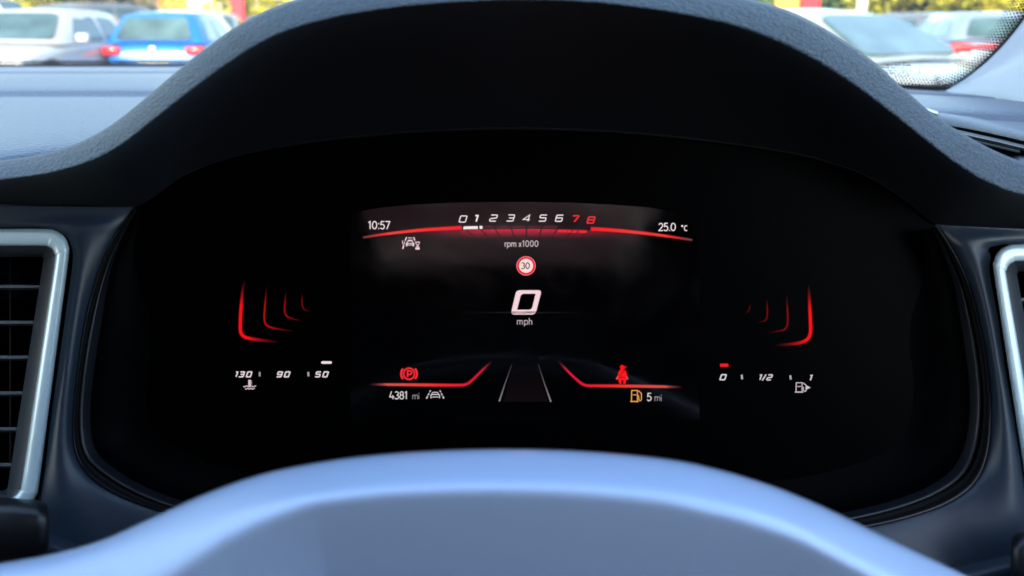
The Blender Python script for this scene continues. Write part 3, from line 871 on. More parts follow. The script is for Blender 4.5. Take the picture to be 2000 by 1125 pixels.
vent('tall left air vent with a pale chrome frame beside the display',
     rounded((146, 444), (74, 1006), (-400, 1006), (-330, 444), 60), rounded((141, 447), (70, 1001), (-396, 1001), (-326, 447), 57),
     rounded((112, 480), (38, 975), (-366, 975), (-298, 480), 32), rounded((86, 502), (14, 958), (-345, 958), (-275, 502), 8),
     [(560, 560), (630, 630), (698, 698), (768, 768), (838, 838), (908, 908)], -1, 0)
vent('right air vent with a blue grey satin frame, cut off by the right picture edge',
     rounded((2400, 473), (2470, 1040), (2012, 1040), (1928, 473), 62), rounded((2396, 477), (2466, 1035), (2016, 1035), (1933, 477), 58),
     rounded((2366, 510), (2440, 1010), (2046, 1010), (1960, 510), 34), rounded((2345, 530), (2416, 990), (2070, 990), (1985, 530), 10),
     [(585, 585), (655, 655), (725, 725), (795, 795), (865, 865), (935, 935)], 1, 0)

# ================================================================== steering column stalks
def stalk(label, xa, xb, ya, yb, d):
    t = thing('control_stalk', label, 'control stalk', P((xa + xb) / 2, (ya + yb) / 2, d), group='steering column stalks')
    cx0, cx1 = (xa, xb)
    rings = []
    cy = (ya + yb) / 2; hh = (yb - ya) / 2
    for f, sc_ in ((0, .86), (.2, .92), (.78, 1.0), (.86, 1.0), (.95, .93), (.99, .80), (1.0, .6)):
        x = xa + (xb - xa) * f
        rings.append([P(x, cy + hh * sc_ * (abs(math.sin(a)) ** .7) * (1 if math.sin(a) > 0 else -1), d - .012 * math.cos(a) * sc_) for a in [2 * math.pi * k / 28 for k in range(28)]])
    vs, fs = loft(rings, closed_u=True); n = 28; k = len(vs) - n
    fs += [tuple(range(n - 1, -1, -1)), tuple(range(k, k + n))]
    fix_normals(obj('lever', vs, fs, M['stalk'], t))
    rings = []
    for f in (.70, .74):
        x = xa + (xb - xa) * f
        rings.append([P(x, cy + (hh + 1.2) * (abs(math.sin(a)) ** .7) * (1 if math.sin(a) > 0 else -1), d - .0124 * math.cos(a)) for a in [2 * math.pi * k / 28 for k in range(28)]])
    vs, fs = loft(rings, closed_u=True); obj('switch_ring', vs, fs, M['vent_ledge'], t)
stalk('black control stalk below the left air vent', -420, 96, 972, 1096, .315)
stalk('black control stalk below the right air vent, only its tip in view', 2460, 1974, 1030, 1160, .315)

# ================================================================== steering wheel
wh = thing('steering_wheel', 'blurred blue grey leather steering wheel rim crossing the foreground', 'steering wheel', P(1000, 1500, .2))
WO = [(-20, 1100), (100, 1079), (200, 1050), (300, 1006), (400, 962), (500, 927), (600, 905), (720, 888), (860, 878), (1000, 875), (1150, 880), (1300, 894), (1400, 914), (1500, 944), (1600, 984), (1700, 1032), (1800, 1080), (1900, 1128), (2020, 1190),
      (2220, 1330), (2380, 1560), (2440, 1860), (2330, 2250), (2020, 2560), (1560, 2740), (1000, 2800), (440, 2740), (0, 2560), (-300, 2250), (-420, 1860), (-400, 1520), (-330, 1280), (-180, 1140)]
wo_ = catmull([(x, y, 0) for x, y in WO], 8, True)
ctr = Vector((1000, 1850, 0))
m_ = len(wo_)
def wt(p):                                        # thickness of the top bevel along the rim
    if p.y > 1250: return 80
    return interp(p.x, [(-100, 130), (200, 125), (400, 92), (600, 70), (1000, 74), (1400, 76), (1600, 68), (1800, 74), (2100, 90)])
rings = []
SECT = [(.6, .238), (.12, .233), (0, .226), (.03, .218), (.12, .2115), (.45, .2028), (.75, .1962), (.95, .1927), (1.15, .1912), (1.4, .1920), (2.0, .1948), (3.0, .2000), (3.6, .2040), (4.0, .208), (4.1, .215), (3.8, .228), (3.0, .236), (1.6, .241)]
for i, p in enumerate(wo_):
    tg_ = (wo_[(i + 1) % m_] - wo_[(i - 1) % m_]).normalized()
    nrm = Vector((-tg_.y, tg_.x, 0))
    if nrm.dot(ctr - p) < 0: nrm = -nrm
    T = wt(p)
    rings.append([P(p.x + nrm.x * T * f, p.y + nrm.y * T * f, d) for f, d in SECT])
vs, fs = loft(rings, closed_u=True, closed_v=True)
rim = obj('rim', vs, fs, M['wheel'], wh)
rim.data.materials.append(M['stalk'])
for p in rim.data.polygons:
    if p.index % len(SECT) in (0, 1, 2, 13, 14, 15, 16, 17): p.material_index = 1
fix_normals(rim)
md = rim.modifiers.new('smooth', 'SUBSURF'); md.levels = 1; md.render_levels = 2
# hub and spokes below the frame
def lump(cx, cy, rx, ry, d0, d1):
    rings = []
    for f, d in ((1.0, d1), (.98, d0 + .01), (.9, d0 + .003), (.6, d0), (.05, d0 - .002)):
        rings.append([P(cx + rx * f * math.cos(a), cy + ry * f * math.sin(a), d) for a in [2 * math.pi * k / 40 for k in range(40)]])
    return loft(rings, closed_u=True)
vs, fs = lump(1000, 1900, 520, 430, .215, .27); fix_normals(obj('hub', vs, fs, M['wheel'], wh))
for x0, x1, y0, y1 in ((-280, 560, 1860, 1880), (1440, 2300, 1880, 1860), (1000, 1000, 2250, 2600)):
    a, b = P(x0, y0, .228), P(x1, y1, .228)
    vs, fs = tube([a, a.lerp(b, .5), b], [.02, .017, .02], 14); obj('spoke', vs, fs, M['wheel'], wh)

# ================================================================== windscreen, pillar, cabin
def frit_edge():                                  # right lower corner and side of the glass as seen, on the glass
    pts = [(1560, 168, .80), (1640, 170, .78), (1700, 172, .765), (1760, 176, .75), (1805, 180, .742), (1835, 179, .735), (1868, 163, .727), (1900, 141, .718), (1935, 111, .708), (1968, 76, .697), (2000, 35, .686), (2030, -12, .674), (2080, -110, .655), (2150, -260, .62)]
    return pts
ws = thing('windscreen', 'curved windscreen glass with dotted black border behind the instrument hood', 'windscreen', (-.37, .95, H - .05))
# glass: bottom edge follows the dash, right edge follows the border
nb_ = 60
bot = []
for i in range(nb_ + 1):
    x = -1.12 + (0.365 + 1.12) * i / nb_
    bot.append(Vector((x, wbase(x), H - .0465 - drop(x))))
topE = [Vector((-.37 + (b.x + .37) * .82, b.y - .93, H + .42)) for b in bot]
rings = []
for j in range(13):
    v = j / 12
    rings.append([b.lerp(t_, v) + Vector((0, .05 * math.sin(math.pi * v), 0.03 * math.sin(math.pi * v))) for b, t_ in zip(bot, topE)])
vs, fs = loft(rings)
glass = obj('glass', vs, fs, M['glass'], ws)
# solid black line along the base
vs, fs = loft([[b + Vector((0, -.006, .0004)) for b in bot], [b + Vector((0, -.0045, .0030)) for b in bot], [b + Vector((0, .004, .0022)) for b in bot]])
obj('base_seal', vs, fs, M['ceramic'], ws)
# border on the right: solid line + rows of dots, all on the inner face of the glass
fe = catmull(frit_edge(), 10)
fe3 = [P(p.x, p.y, p.z) for p in fe]
fe_r = resample(fe3, 230)
vs, fs = tube(fe_r, .0016, 6)
obj('border_line', vs, fs, M['ceramic'], ws)
dv, df = [], []
def dot(c, nrm_, r, n=6):
    a = nrm_.cross(Vector((0, 0, 1))).normalized(); b = a.cross(nrm_).normalized()
    k = len(dv)
    for i in range(n): dv.append(c + a * r * math.cos(2 * math.pi * i / n) + b * r * math.sin(2 * math.pi * i / n))
    df.append(tuple(range(k, k + n)))
pitch_ = .0027
rr_ = resample(fe3, int(sum((b - a).length for a, b in zip(fe3, fe3[1:])) / pitch_))
for i in range(1, len(rr_) - 1):
    tg_ = (rr_[i + 1] - rr_[i - 1]).normalized()
    view = (rr_[i] - EYE).normalized()
    side_ = tg_.cross(view).normalized()
    if side_.z - side_.x < 0: side_ = -side_
    for row in range(7):
        off = .0021 + row * .0019
        c = rr_[i] - view * .012 + side_ * off + tg_ * (pitch_ / 2 if row % 2 else 0)
        dot(c, view, .00128 * (1 - row * .10))
o = obj('border_dots', dv, df, M['ceramic'], ws, smooth=False); o['kind'] = 'stuff'
dv, df = [], []
for i in range(0, 460):                            # fine dots along the far base of the glass
    x = -.62 + .60 * i / 460
    for row in range(3):
        c = Vector((x + (.0007 if row % 2 else 0), wbase(x) - .002, H - .0425 + row * .0013))
        dot(c, Vector((0, 1, 0)), .0008 * (1 - row * .12))
o = obj('base_dots', dv, df, M['ceramic'], ws, smooth=False); o['kind'] = 'stuff'
# printed mark in the corner of the glass (unreadable rows of small print and two ring marks)
dv, df = [], []
MD = .700
mk = mat('grey glass print', (0.02, 0.025, 0.022), 0.6, 0.2)
random.seed(3)
def stroke(x0, y0, x1, y1, w=1.0):
    a, b = Vector((x0, y0)), Vector((x1, y1)); t = (b - a).normalized(); n = Vector((-t.y, t.x)) * w / 2
    k = len(dv)
    for p in (a - n, b - n, b + n, a + n): dv.append(P(p.x, p.y, MD))
    df.append((k, k + 1, k + 2, k + 3))
for y, x0, x1 in ((122.5, 1741, 1772), (127.5, 1728, 1778), (132.5, 1720, 1782), (137.5, 1717, 1752), (138.0, 1762, 1780), (142.5, 1715, 1748), (149, 1746, 1750)):
    x = x0
    while x < x1:
        w = random.uniform(1.6, 3.0)
        if random.random() < .18: x += 2.5; continue
        stroke(x, y + .02 * (x - x0), x + w, y + .02 * (x - x0), random.choice((1.3, 1.8)))
        if random.random() < .7: stroke(x, y - 1.4, x, y + 1.5, 1.1)
        x += w + .8
def ringm(cx, cy, rx, ry):
    for i in range(24):
        a0 = 2 * math.pi * i / 24; a1 = 2 * math.pi * (i + 1) / 24
        stroke(cx + rx * math.cos(a0), cy + ry * math.sin(a0), cx + rx * math.cos(a1), cy + ry * math.sin(a1), .8)
ringm(1792, 138, 10, 5); ringm(1764.5, 145.5, 10.5, 4.2)
stroke(1795, 134, 1795, 142, 1.2); stroke(1795, 134, 1799, 134, .9); stroke(1795, 138, 1798, 138, .9); stroke(1795, 142, 1799, 142, .9); stroke(1796, 126, 1798, 129)
obj('printed_mark', dv, df, mk, ws, smooth=False)

# A pillar trim: from the border outward, towards the driver
pt = thing('pillar_trim', 'pale grey woven windscreen pillar trim at the right edge', 'pillar trim', P(1960, 150, .68))
L_ = catmull([(1835, 181, .735), (1868, 165, .727), (1900, 143, .718), (1935, 113, .708), (1968, 78, .697), (2000, 37, .686), (2030, -10, .674), (2080, -110, .655), (2150, -260, .62)], 6)
R_ = catmull([(1850, 184, .715), (1900, 194, .69), (1950, 206, .66), (2000, 219, .63), (2060, 236, .60), (2140, 262, .56), (2230, 262, .52), (2340, 120, .47), (2500, -120, .42)], 6)
rings = []
for t in (0, .015, .1, .3, .55, .8, 1.0):
    rings.append([P(a.x + (b.x - a.x) * t, a.y + (b.y - a.y) * t, a.z + (b.z - a.z) * t - (.004 if t > 0 else 0) - .012 * math.sin(math.pi * t) ) for a, b in zip(L_, R_)])
vs, fs = loft(rings); obj('trim_cover', vs, fs, M['pillar'], pt)
vs2 = [[P(b.x, b.y, b.z + .004) for b in R_], [P(b.x + 300, b.y + 60, b.z - .12) for b in R_]]
vs, fs = loft(vs2); obj('trim_return', vs, fs, M['pillar'], pt)

cab = thing('car_cabin', 'interior shell of the car round and behind the driver: roof lining, doors, pillars and seats', 'car interior', (-.37, -1.0, .25))
def panel(name, x0, x1, y0, y1, z0, z1, m, b=.01):
    vs, fs = bevelled_box((x0 + x1) / 2, (y0 + y1) / 2, H + (z0 + z1) / 2, x1 - x0, y1 - y0, z1 - z0, b)
    return obj(name, vs, fs, m, cab, smooth=False)
panel('roof_lining', -1.00, .26, -.62, .06, .42, .46, mat('pale headliner cloth', (.12, .12, .13), .9, .1))
panel('roof_lining', -1.00, .26, -2.3, -1.28, .42, .46, M['trim_dark'])
panel('roof_lining', -1.00, -.30, -1.28, -.62, .42, .46, M['headliner'])
panel('display_haze_panel', -.30, .26, -1.28, -.62, .435, .440, M['haze_panel'], 0)  # added out of view; its reflection makes the haze on the display
panel('rear_window', -1.0, .3, -2.318, -2.312, .02, .36, M['rear_block'], 0)  # opaque dark pane added against light from the rear
for sx, xa in ((1, .50), (-1, -1.24)):
    A = [Vector((xa, -.62, H - .10)), Vector((xa, -2.3, H - .10)), Vector((xa - .24 * sx, -2.3, H + .43)), Vector((xa - .24 * sx, -.60, H + .43))]
    obj('rear_side_block', A, [(0, 1, 2, 3)], M['rear_block'], cab, smooth=False)  # opaque sheet added over the side opening to block light
    a0, a1 = sorted((xa, xa + .04 * sx))
    panel('door_panel', a0, a1, -2.3, .80, -1.0, -.09, M['trim_dark'])
    # window frames slope in towards the roof
    for y0, y1 in ((-.62, -.50), (-1.45, -1.35), (-2.3, -1.95)):
        A = [Vector((xa, y0, H - .10)), Vector((xa, y1, H - .10)), Vector((xa - .24 * sx, y1 + .02, H + .43)), Vector((xa - .24 * sx, y0 + .02, H + .43))]
        B = [v + Vector((.03 * sx, 0, 0)) for v in A]
        vs, fs = loft([A, B], closed_u=True); fs += [(0, 1, 2, 3), (7, 6, 5, 4)]
        obj('side_pillar', vs, fs, M['headliner'], cab, smooth=False)
# front pillar on the far side
A = [Vector((-1.13, .74, H - .06)), Vector((-1.20, .66, H - .06)), Vector((-1.02, .10, H + .44)), Vector((-.97, .20, H + .44))]
B = [v + Vector((-.03, 0, 0)) for v in A]
vs, fs = loft([A, B], closed_u=True); fs += [(0, 1, 2, 3), (7, 6, 5, 4)]
obj('front_pillar', vs, fs, M['headliner'], cab, smooth=False)
panel('tailgate', -1.34, .64, -2.40, -2.32, -1.0, .47, M['trim_dark'])  # closed right up to the roof to shut out rear light
panel('floor_carpet', -1.24, .54, -2.3, .98, -1.0, -.96, M['trim_dark'])
panel('firewall', -1.24, .54, .98, 1.02, -1.0, -.065, M['trim_dark'])
for sx in (0, -.74):
    s_ = thing('car_chair', 'dark cloth ' + ('driver' if sx == 0 else 'passenger') + ' seat with headrest behind the camera', 'chair', (sx, -.45, .3))
    vs, fs = bevelled_box(sx, -.50, H - .42, .50, .14, .66, .05, 3); obj('backrest', vs, fs, M['seat'], s_)
    vs, fs = bevelled_box(sx, -.24, H - .72, .50, .52, .16, .05, 3); obj('seat_cushion', vs, fs, M['seat'], s_)
    vs, fs = bevelled_box(sx, -.54, H + .03, .26, .10, .18, .04, 3); obj('headrest', vs, fs, M['seat'], s_)

# ================================================================== outside: ground, cars, trees, building
def stuct(name, vs, fs, m, smooth=False):
    o = obj(name, vs, fs, m, None, smooth); o['kind'] = 'structure'; return o
M['asphalt'] = mat('car park asphalt', (0.10, 0.098, 0.095), 0.9, 0.3, vary=.25, vary_scale=1.5, bump=('noise', 60, .3, .01))
g = []
gx, gy = 20, 20
vs, fs = loft([[Vector((-400 + 800 * i / gx, -200 + 900 * j / gy, 0)) for i in range(gx + 1)] for j in range(gy + 1)])
stuct('ground', vs, fs, M['asphalt'])
M['line'] = mat('white bay paint', (0.6, 0.6, 0.58), 0.8, 0.3)
vs, fs = merge(*[([Vector((x - .05, 14, .004)), Vector((x + .05, 14, .004)), Vector((x + .05, 19, .004)), Vector((x - .05, 19, .004))], [(0, 1, 2, 3)]) for x in [-16 + 2.5 * i for i in range(14)]])
stuct('bay_markings', vs, fs, M['line'])

def paint(name, col, metal=.0, rough=.35): return mat(name, col, rough, .5, metal, coat=.8)
M['car_glass'] = mat('car window glass', (0.05, 0.09, 0.095), .04, .5, vary=.95, vary_scale=2.6)
M['tyre'] = mat('tyre rubber', (.02, .02, .02), .8, .3)
M['alloy'] = mat('alloy wheel', (.5, .5, .52), .3, .5, .9)
M['tail'] = mat('red lamp lens', (.55, .015, .02), .15, .6)
M['head'] = mat('clear lamp lens', (.7, .72, .74), .1, .8)
M['plate_y'] = mat('yellow number plate', (.80, .50, .05), .5, .4)
M['plate_w'] = mat('white number plate', (.75, .75, .75), .5, .4)
M['blk'] = mat('black bumper plastic', (.02, .02, .022), .6, .4)
def car(name, label, loc, heading, color, L=4.3, W=1.8, HT=1.48, belt=.93, nose=.78, kind='hatch', light_bar=False, group=None):
    """local x is forward, y to the car's left"""
    t = thing(name, label, 'van' if 'van' in name else 'car', loc, heading, group)
    hl, hw = L / 2, W / 2
    def ob(n, vs, fs, m, par=None, sm=True):
        me = bpy.data.meshes.new(n); me.from_pydata([tuple(v) for v in vs], [], fs); me.materials.append(m)
        if sm: me.polygons.foreach_set('use_smooth', [True] * len(me.polygons))
        return link(bpy.data.objects.new(n, me), par or t)
    cowl = hl - 1.30
    st = [(-hl, .80, .42, belt - .28), (-hl + .06, .90, .26, belt - .10), (-hl + .22, .965, .22, belt), (-hl + .9, 1.0, .20, belt + .01), (0, 1.0, .20, belt), (cowl, 1.0, .20, belt - .02),
          (hl - .75, .985, .20, belt - .09), (hl - .30, .93, .22, nose), (hl - .08, .84, .28, nose - .12), (hl, .72, .36, nose - .26)]
    rings = []
    for x, ws_, zl, zt in st:
        w = hw * ws_
        m_z = (zl + zt) / 2
        half = [(0, zt + .025), (w * .45, zt + .02), (w * .80, zt), (w * .93, zt - .035), (w * .985, zt - .14), (w, m_z), (w * .98, zl + .14), (w * .93, zl + .03), (w * .8, zl), (0, zl)]
        ring_ = [Vector((x, y, z)) for y, z in half] + [Vector((x, -y, z)) for y, z in half[-2:0:-1]]
        rings.append(ring_)
    vs, fs = loft(rings, closed_u=True); n = len(rings[0])
    fs += [tuple(range(n)), tuple(range(len(vs) - 1, len(vs) - n - 1, -1))]
    body = ob('body', vs, fs, color)
    bm = bmesh.new(); bm.from_mesh(body.data); bmesh.ops.recalc_face_normals(bm, faces=bm.faces); bm.to_mesh(body.data); bm.free()
    md = body.modifiers.new('s', 'SUBSURF'); md.levels = 1; md.render_levels = 2
    # greenhouse
    tailtop = {'hatch': -hl + .42, 'suv': -hl + .30, 'saloon': -hl + 1.15, 'estate': -hl + .38}[kind]
    tailbase = {'hatch': -hl + .12, 'suv': -hl + .08, 'saloon': -hl + .55, 'estate': -hl + .08}[kind]
    prof = [(cowl + .12, belt - .03, .90), (cowl - .62, HT - .06, .70), (cowl - 1.0, HT, .68), (tailtop + .5, HT - .01, .67), (tailtop, HT - .07, .66), (tailbase, belt - .03, .86)]
    base_z = belt - .04
    gr = []
    for x, z, ww in prof:
        gr.append([Vector((x, hw * ww, z)), Vector((x, hw * ww * .75, z + .02)), Vector((x, 0, z + .035)), Vector((x, -hw * ww * .75, z + .02)), Vector((x, -hw * ww, z))])
    vs, fs = loft(gr)
    # side skins down to the belt
    for sg in (1, -1):
        b0 = len(vs)
        rows = [Vector((x, sg * hw * ww, z)) for x, z, ww in prof]
        base = [Vector((x + (0.0), sg * hw * .93, base_z)) for x, z, ww in prof]
        base[1].x = cowl - .35; base[4].x = tailbase + .05
        vs += rows + base
        k = len(rows)
        for i in range(k - 1): fs.append((b0 + i, b0 + i + 1, b0 + k + i + 1, b0 + k + i))
    roof = ob('roof', vs, fs, color)
    bm = bmesh.new(); bm.from_mesh(roof.data); bmesh.ops.remove_doubles(bm, verts=bm.verts, dist=1e-4); bmesh.ops.recalc_face_normals(bm, faces=bm.faces); bm.to_mesh(roof.data); bm.free()
    def pane(nm, A, B, C, Dq, out, ins=.08):
        q = [A, B, C, Dq]; c = (A + B + C + Dq) / 4
        q = [p.lerp(c, ins) + out * .012 for p in q]
        k = []
        for i in range(4):
            a, p, b = q[i - 1], q[i], q[(i + 1) % 4]
            r_ = .12
            for tt in (0, .5, 1):
                s_, e = p.lerp(a, r_), p.lerp(b, r_); k.append(s_ * (1 - tt) ** 2 + p * 2 * tt * (1 - tt) + e * tt * tt)
        inn = [p - out * .03 for p in k]
        return ob(nm, k + inn, [tuple(range(12))] + [(i, (i + 1) % 12, 12 + (i + 1) % 12, 12 + i) for i in range(12)], M['car_glass'], sm=False)
    a, b = prof[0], prof[1]
    pane('windscreen', Vector((a[0] - .05, hw * a[2], a[1] + .05)), Vector((a[0] - .05, -hw * a[2], a[1] + .05)), Vector((b[0], -hw * b[2], b[1] + .02)), Vector((b[0], hw * b[2], b[1] + .02)), Vector((.55, 0, .8)) * 2.2, .07)
    a, b = prof[5], prof[4]
    za = a[1] + .04
    pane('rear_window', Vector((a[0], hw * a[2] * .95, za)), Vector((a[0], -hw * a[2] * .95, za)), Vector((b[0], -hw * b[2], b[1])), Vector((b[0], hw * b[2], b[1])), Vector((-.9, 0, .3)) * 2.2, .10)
    for sg in (1, -1):
        o_ = Vector((0, sg, .35)) * 1.6
        xm = (cowl + tailbase) / 2 - .15
        zt = HT - .06
        def sp(x, z):
            f = (z - base_z) / (zt - base_z)
            return Vector((x, sg * hw * (.93 + (.68 - .93) * f), z))
        pane('side_window', sp(cowl - .42, base_z + .03), sp(xm, base_z + .03), sp(xm, zt - .03), sp(cowl - .88, zt - .04), o_, .05)
        pane('side_window', sp(xm - .08, base_z + .03), sp(tailbase + .42, base_z + .05), sp(tailtop + .40, zt - .06), sp(xm - .08, zt - .03), o_, .05)
        # mirror
        vs, fs = bevelled_box(cowl - .42, sg * (hw + .10), base_z + .10, .12, .20, .14, .03); ob('mirror', vs, fs, color)
        # lamps
        vs, fs = bevelled_box(-hl + .10, sg * hw * .80, belt - .15, .22, W * .18, .15, .04); ob('tail_light', vs, fs, M['tail'])
        vs, fs = bevelled_box(hl - .26, sg * hw * .74, nose - .13, .34, W * .19, .13, .045); ob('headlight', vs, fs, M['head'])
        for wx in (hl - .82, -hl + .80):
            cyl = []
            def wheel_ring(r, y): return [Vector((wx + r * math.cos(q), y, .33 + r * math.sin(q))) for q in [2 * math.pi * k / 24 for k in range(24)]]
            y1_ = sg * (hw + .004)
            vs, fs = loft([wheel_ring(.40, sg * (hw - .1)), wheel_ring(.40, sg * (hw + .002))], closed_u=True); fs.append(tuple(range(24, 48)))
            ob('wheel_arch', vs, fs, M['blk'], sm=False)
            vs, fs = loft([wheel_ring(.20, sg * (hw + .012)), wheel_ring(.30, sg * (hw + .03)), wheel_ring(.33, sg * (hw + .01)), wheel_ring(.33, sg * (hw - .18))], closed_u=True)
            tw = ob('wheel', vs, fs, M['tyre'])
            vs, fs = loft([wheel_ring(.22, sg * (hw + .016)), wheel_ring(.20, sg * (hw + .026)), wheel_ring(.06, sg * (hw + .02))], closed_u=True); fs.append(tuple(range(48, 72)))
            ob('rim', vs, fs, M['alloy'], tw)
    if light_bar:
        vs, fs = bevelled_box(-hl + .045, 0, belt - .13, .12, W * .80, .07, .02); ob('light_bar', vs, fs, M['tail'])
    vs, fs = bevelled_box(-hl - .01, 0, belt - .42, .02, .52, .12, .004); ob('number_plate', vs, fs, M['plate_y'])
    vs, fs = bevelled_box(hl - .005, 0, .44, .03, .52, .11, .004); ob('number_plate', vs, fs, M['plate_w'])
    vs, fs = bevelled_box(-hl + .03, 0, .33, .14, W * .86, .20, .05); ob('rear_bumper', vs, fs, M['blk'])
    vs, fs = bevelled_box(hl - .09, 0, nose - .24, .16, W * .46, .16, .04); ob('grille', vs, fs, M['blk'])
    vs, fs = bevelled_box(-hl + .02, 0, belt - .12, .05, .12, .10, .02); ob('badge', vs, fs, M['alloy'])
    return t
def bear(px, dist):                                # ground position seen in column px at a distance
    return Vector(((px - 1000) / FPX * dist, dist, 0))
def rad(d): return math.radians(d)
C_white = paint('white car paint', (.40, .38, .37)); C_blue = paint('bright blue car paint', (.006, .13, .45), .1); C_dark = paint('slate car paint', (.055, .07, .10)); C_silver = paint('silver car paint', (.30, .32, .32), .2)
C_grey = paint('mid grey car paint', (.13, .125, .12), .2); C_ltblue = paint('pale blue car paint', (.20, .25, .33), .2); C_red = paint('dull red car paint', (.30, .04, .04)); C_cream = paint('cream van paint', (.74, .70, .58))
C_black = paint('black car paint', (.02, .02, .024))
car('parked_car', 'white estate car facing the camera at the far left, dark side window and mirror', bear(104, 15.4), rad(-90), C_white, L=4.4, W=1.84, HT=1.45, belt=.96, nose=.80, kind='hatch')
car('parked_car', 'bright blue hatchback with red tail lights and yellow plate beside the white estate car', bear(392, 17.8), rad(92), C_blue, L=4.1, W=1.78, HT=1.43, belt=.94)
car('parked_car', 'slate blue car behind the white estate car at the left edge', bear(-10, 22), rad(-60), C_dark, L=4.4, HT=1.52)
car('parked_car', 'grey brown car with dark windows behind the white estate and blue hatchback', bear(262, 24), rad(70), C_grey, L=4.5, W=1.85, HT=1.70, belt=1.0, kind='suv')
car('parked_car', 'pale silver car right behind the roof of the blue hatchback', bear(440, 27), rad(-80), C_silver, L=4.4, HT=1.5, group=None)
car('parked_van', 'cream van far behind at the top left corner', bear(20, 32), rad(0), C_cream, L=5.2, W=1.95, HT=2.05, belt=1.15, nose=1.0, kind='suv')
car('parked_car', 'silver car close by on the right with sloping windscreen', bear(1585, 9.3), rad(-54), C_silver, L=4.5, W=1.85, HT=1.36, belt=.93, nose=.78, kind='saloon')
car('parked_car', 'pale blue grey car with a red light bar across its tail', bear(1852, 17.5), rad(82), C_ltblue, L=4.4, W=1.85, HT=1.42, belt=1.0, light_bar=True)
car('parked_car', 'mid grey car between the silver car and the red light bar', bear(1735, 21), rad(100), C_grey, L=4.4, HT=1.45, kind='estate')
car('parked_car', 'white car behind the dotted border at the right edge', bear(1968, 21), rad(86), C_white, L=4.4, HT=1.42)
car('parked_car', 'pale silver car in the row under the yellow trees at the right', bear(1810, 30), rad(178), C_silver, L=4.4, HT=1.45)
car('parked_car', 'black car under the white lamp post at the right', bear(1660, 27), rad(175), C_black, L=4.3, HT=1.42)
car('parked_car', 'white car at the far right under the yellow trees', bear(1935, 31), rad(5), C_white, L=4.3, HT=1.45)

FAR = [('red hatchback in the far row above the white estate car', -40, 33, 60, C_red, 1.46), ('silver hatchback in the far row above the white estate bonnet', 55, 30, 176, C_silver, 1.5),
       ('white people carrier in the far row behind the blue hatchback', 330, 34, 184, C_white, 1.62), ('slate blue saloon in the far row right of the blue hatchback', 510, 33, 170, C_dark, 1.45),
       ('blue hatchback in the far row at the foot of the red sign post', 470, 39, 95, C_blue, 1.5), ('dull red estate in the far row left of the white lamp post', 1600, 34, 178, C_red, 1.45),
       ('blue hatchback in the far row right of the white lamp post', 1715, 35, 80, C_blue, 1.48), ('pale blue saloon in the far row behind the red light bar', 1870, 37, 176, C_ltblue, 1.45),
       ('grey hatchback in the far row beside the pillar', 2000, 29, 172, C_grey, 1.48), ('mid grey hatchback right of the red light bar, half behind it', 1905, 24.5, 95, C_grey, 1.46)]
for lb, px, di, hd, pc, ht in FAR:
    car('parked_car', lb, bear(px, di), rad(hd), pc, L=4.3, HT=ht)

# trees
def leaf_mat(name, a, b):
    m = bpy.data.materials.new(name); m.use_nodes = True; nt = m.node_tree
    bs = nt.nodes['Principled BSDF']; bs.inputs['Roughness'].default_value = .6
    geo = nt.nodes.new('ShaderNodeObjectInfo'); tc = nt.nodes.new('ShaderNodeTexCoord')
    nz = nt.nodes.new('ShaderNodeTexNoise'); nz.inputs['Scale'].default_value = .9; nz.inputs['Detail'].default_value = 4
    nt.links.new(tc.outputs['Object'], nz.inputs['Vector'])
    cr = nt.nodes.new('ShaderNodeValToRGB'); cr.color_ramp.elements[0].position = .38; cr.color_ramp.elements[1].position = .62
    cr.color_ramp.elements[0].color = (*a, 1); cr.color_ramp.elements[1].color = (*b, 1)
    nt.links.new(nz.outputs['Fac'], cr.inputs[0]); nt.links.new(cr.outputs[0], bs.inputs['Base Color'])
    return m
LM = [leaf_mat('yellow green leaves', (.16, .18, .03), (.50, .46, .03)), leaf_mat('deep green leaves', (.04, .09, .03), (.13, .20, .05)), leaf_mat('autumn yellow leaves', (.22, .22, .03), (.62, .52, .03))]
BARK = mat('bark', (.09, .07, .05), .9, .2)
def crown_mesh(seed, h, r, m):
    rnd = random.Random(seed)
    vs, fs = [], []
    cl = [(rnd.gauss(0, r * .45), rnd.gauss(0, r * .45), h * rnd.uniform(.22, 1.0), r * rnd.uniform(.25, .5)) for _ in range(26)]
    for cx, cy, cz, cr_ in cl:
        for _ in range(120):
            d = Vector((rnd.gauss(0, 1), rnd.gauss(0, 1), rnd.gauss(0, 1))).normalized() * cr_ * rnd.uniform(.6, 1.05)
            c = Vector((cx, cy, cz)) + d
            a = Vector((rnd.uniform(-1, 1), rnd.uniform(-1, 1), rnd.uniform(-1, 1))).normalized() * .17
            b = a.cross(Vector((rnd.uniform(-1, 1), rnd.uniform(-1, 1), rnd.uniform(-1, 1)))).normalized() * .12
            k = len(vs); vs += [c - a, c - b, c + a, c + b]; fs.append((k, k + 1, k + 2, k + 3))
    me = bpy.data.meshes.new('crown'); me.from_pydata([tuple(v) for v in vs], [], fs); me.materials.append(m); return me
crowns = [crown_mesh(i, 6.5 + (i % 3), 2.8, LM[i % 3]) for i in range(6)]
tv, tf = tube([(0, 0, 0), (.05, .02, 1.5), (.0, .06, 3.2), (.1, 0, 5.5)], [.22, .17, .12, .05], 10)
tm = bpy.data.meshes.new('trunk'); tm.from_pydata([tuple(v) for v in tv], [], tf); tm.materials.append(BARK)
names_ = {0: 'yellow green', 1: 'deep green', 2: 'autumn yellow'}
def tree(px, dist, ci, sc_, label):
    t = thing('tree', label, 'tree', bear(px, dist), random.uniform(0, 6), 'trees beyond the car park')
    t.scale = (sc_, sc_, sc_)
    link(bpy.data.objects.new('crown', crowns[ci]), t); link(bpy.data.objects.new('trunk', tm), t)
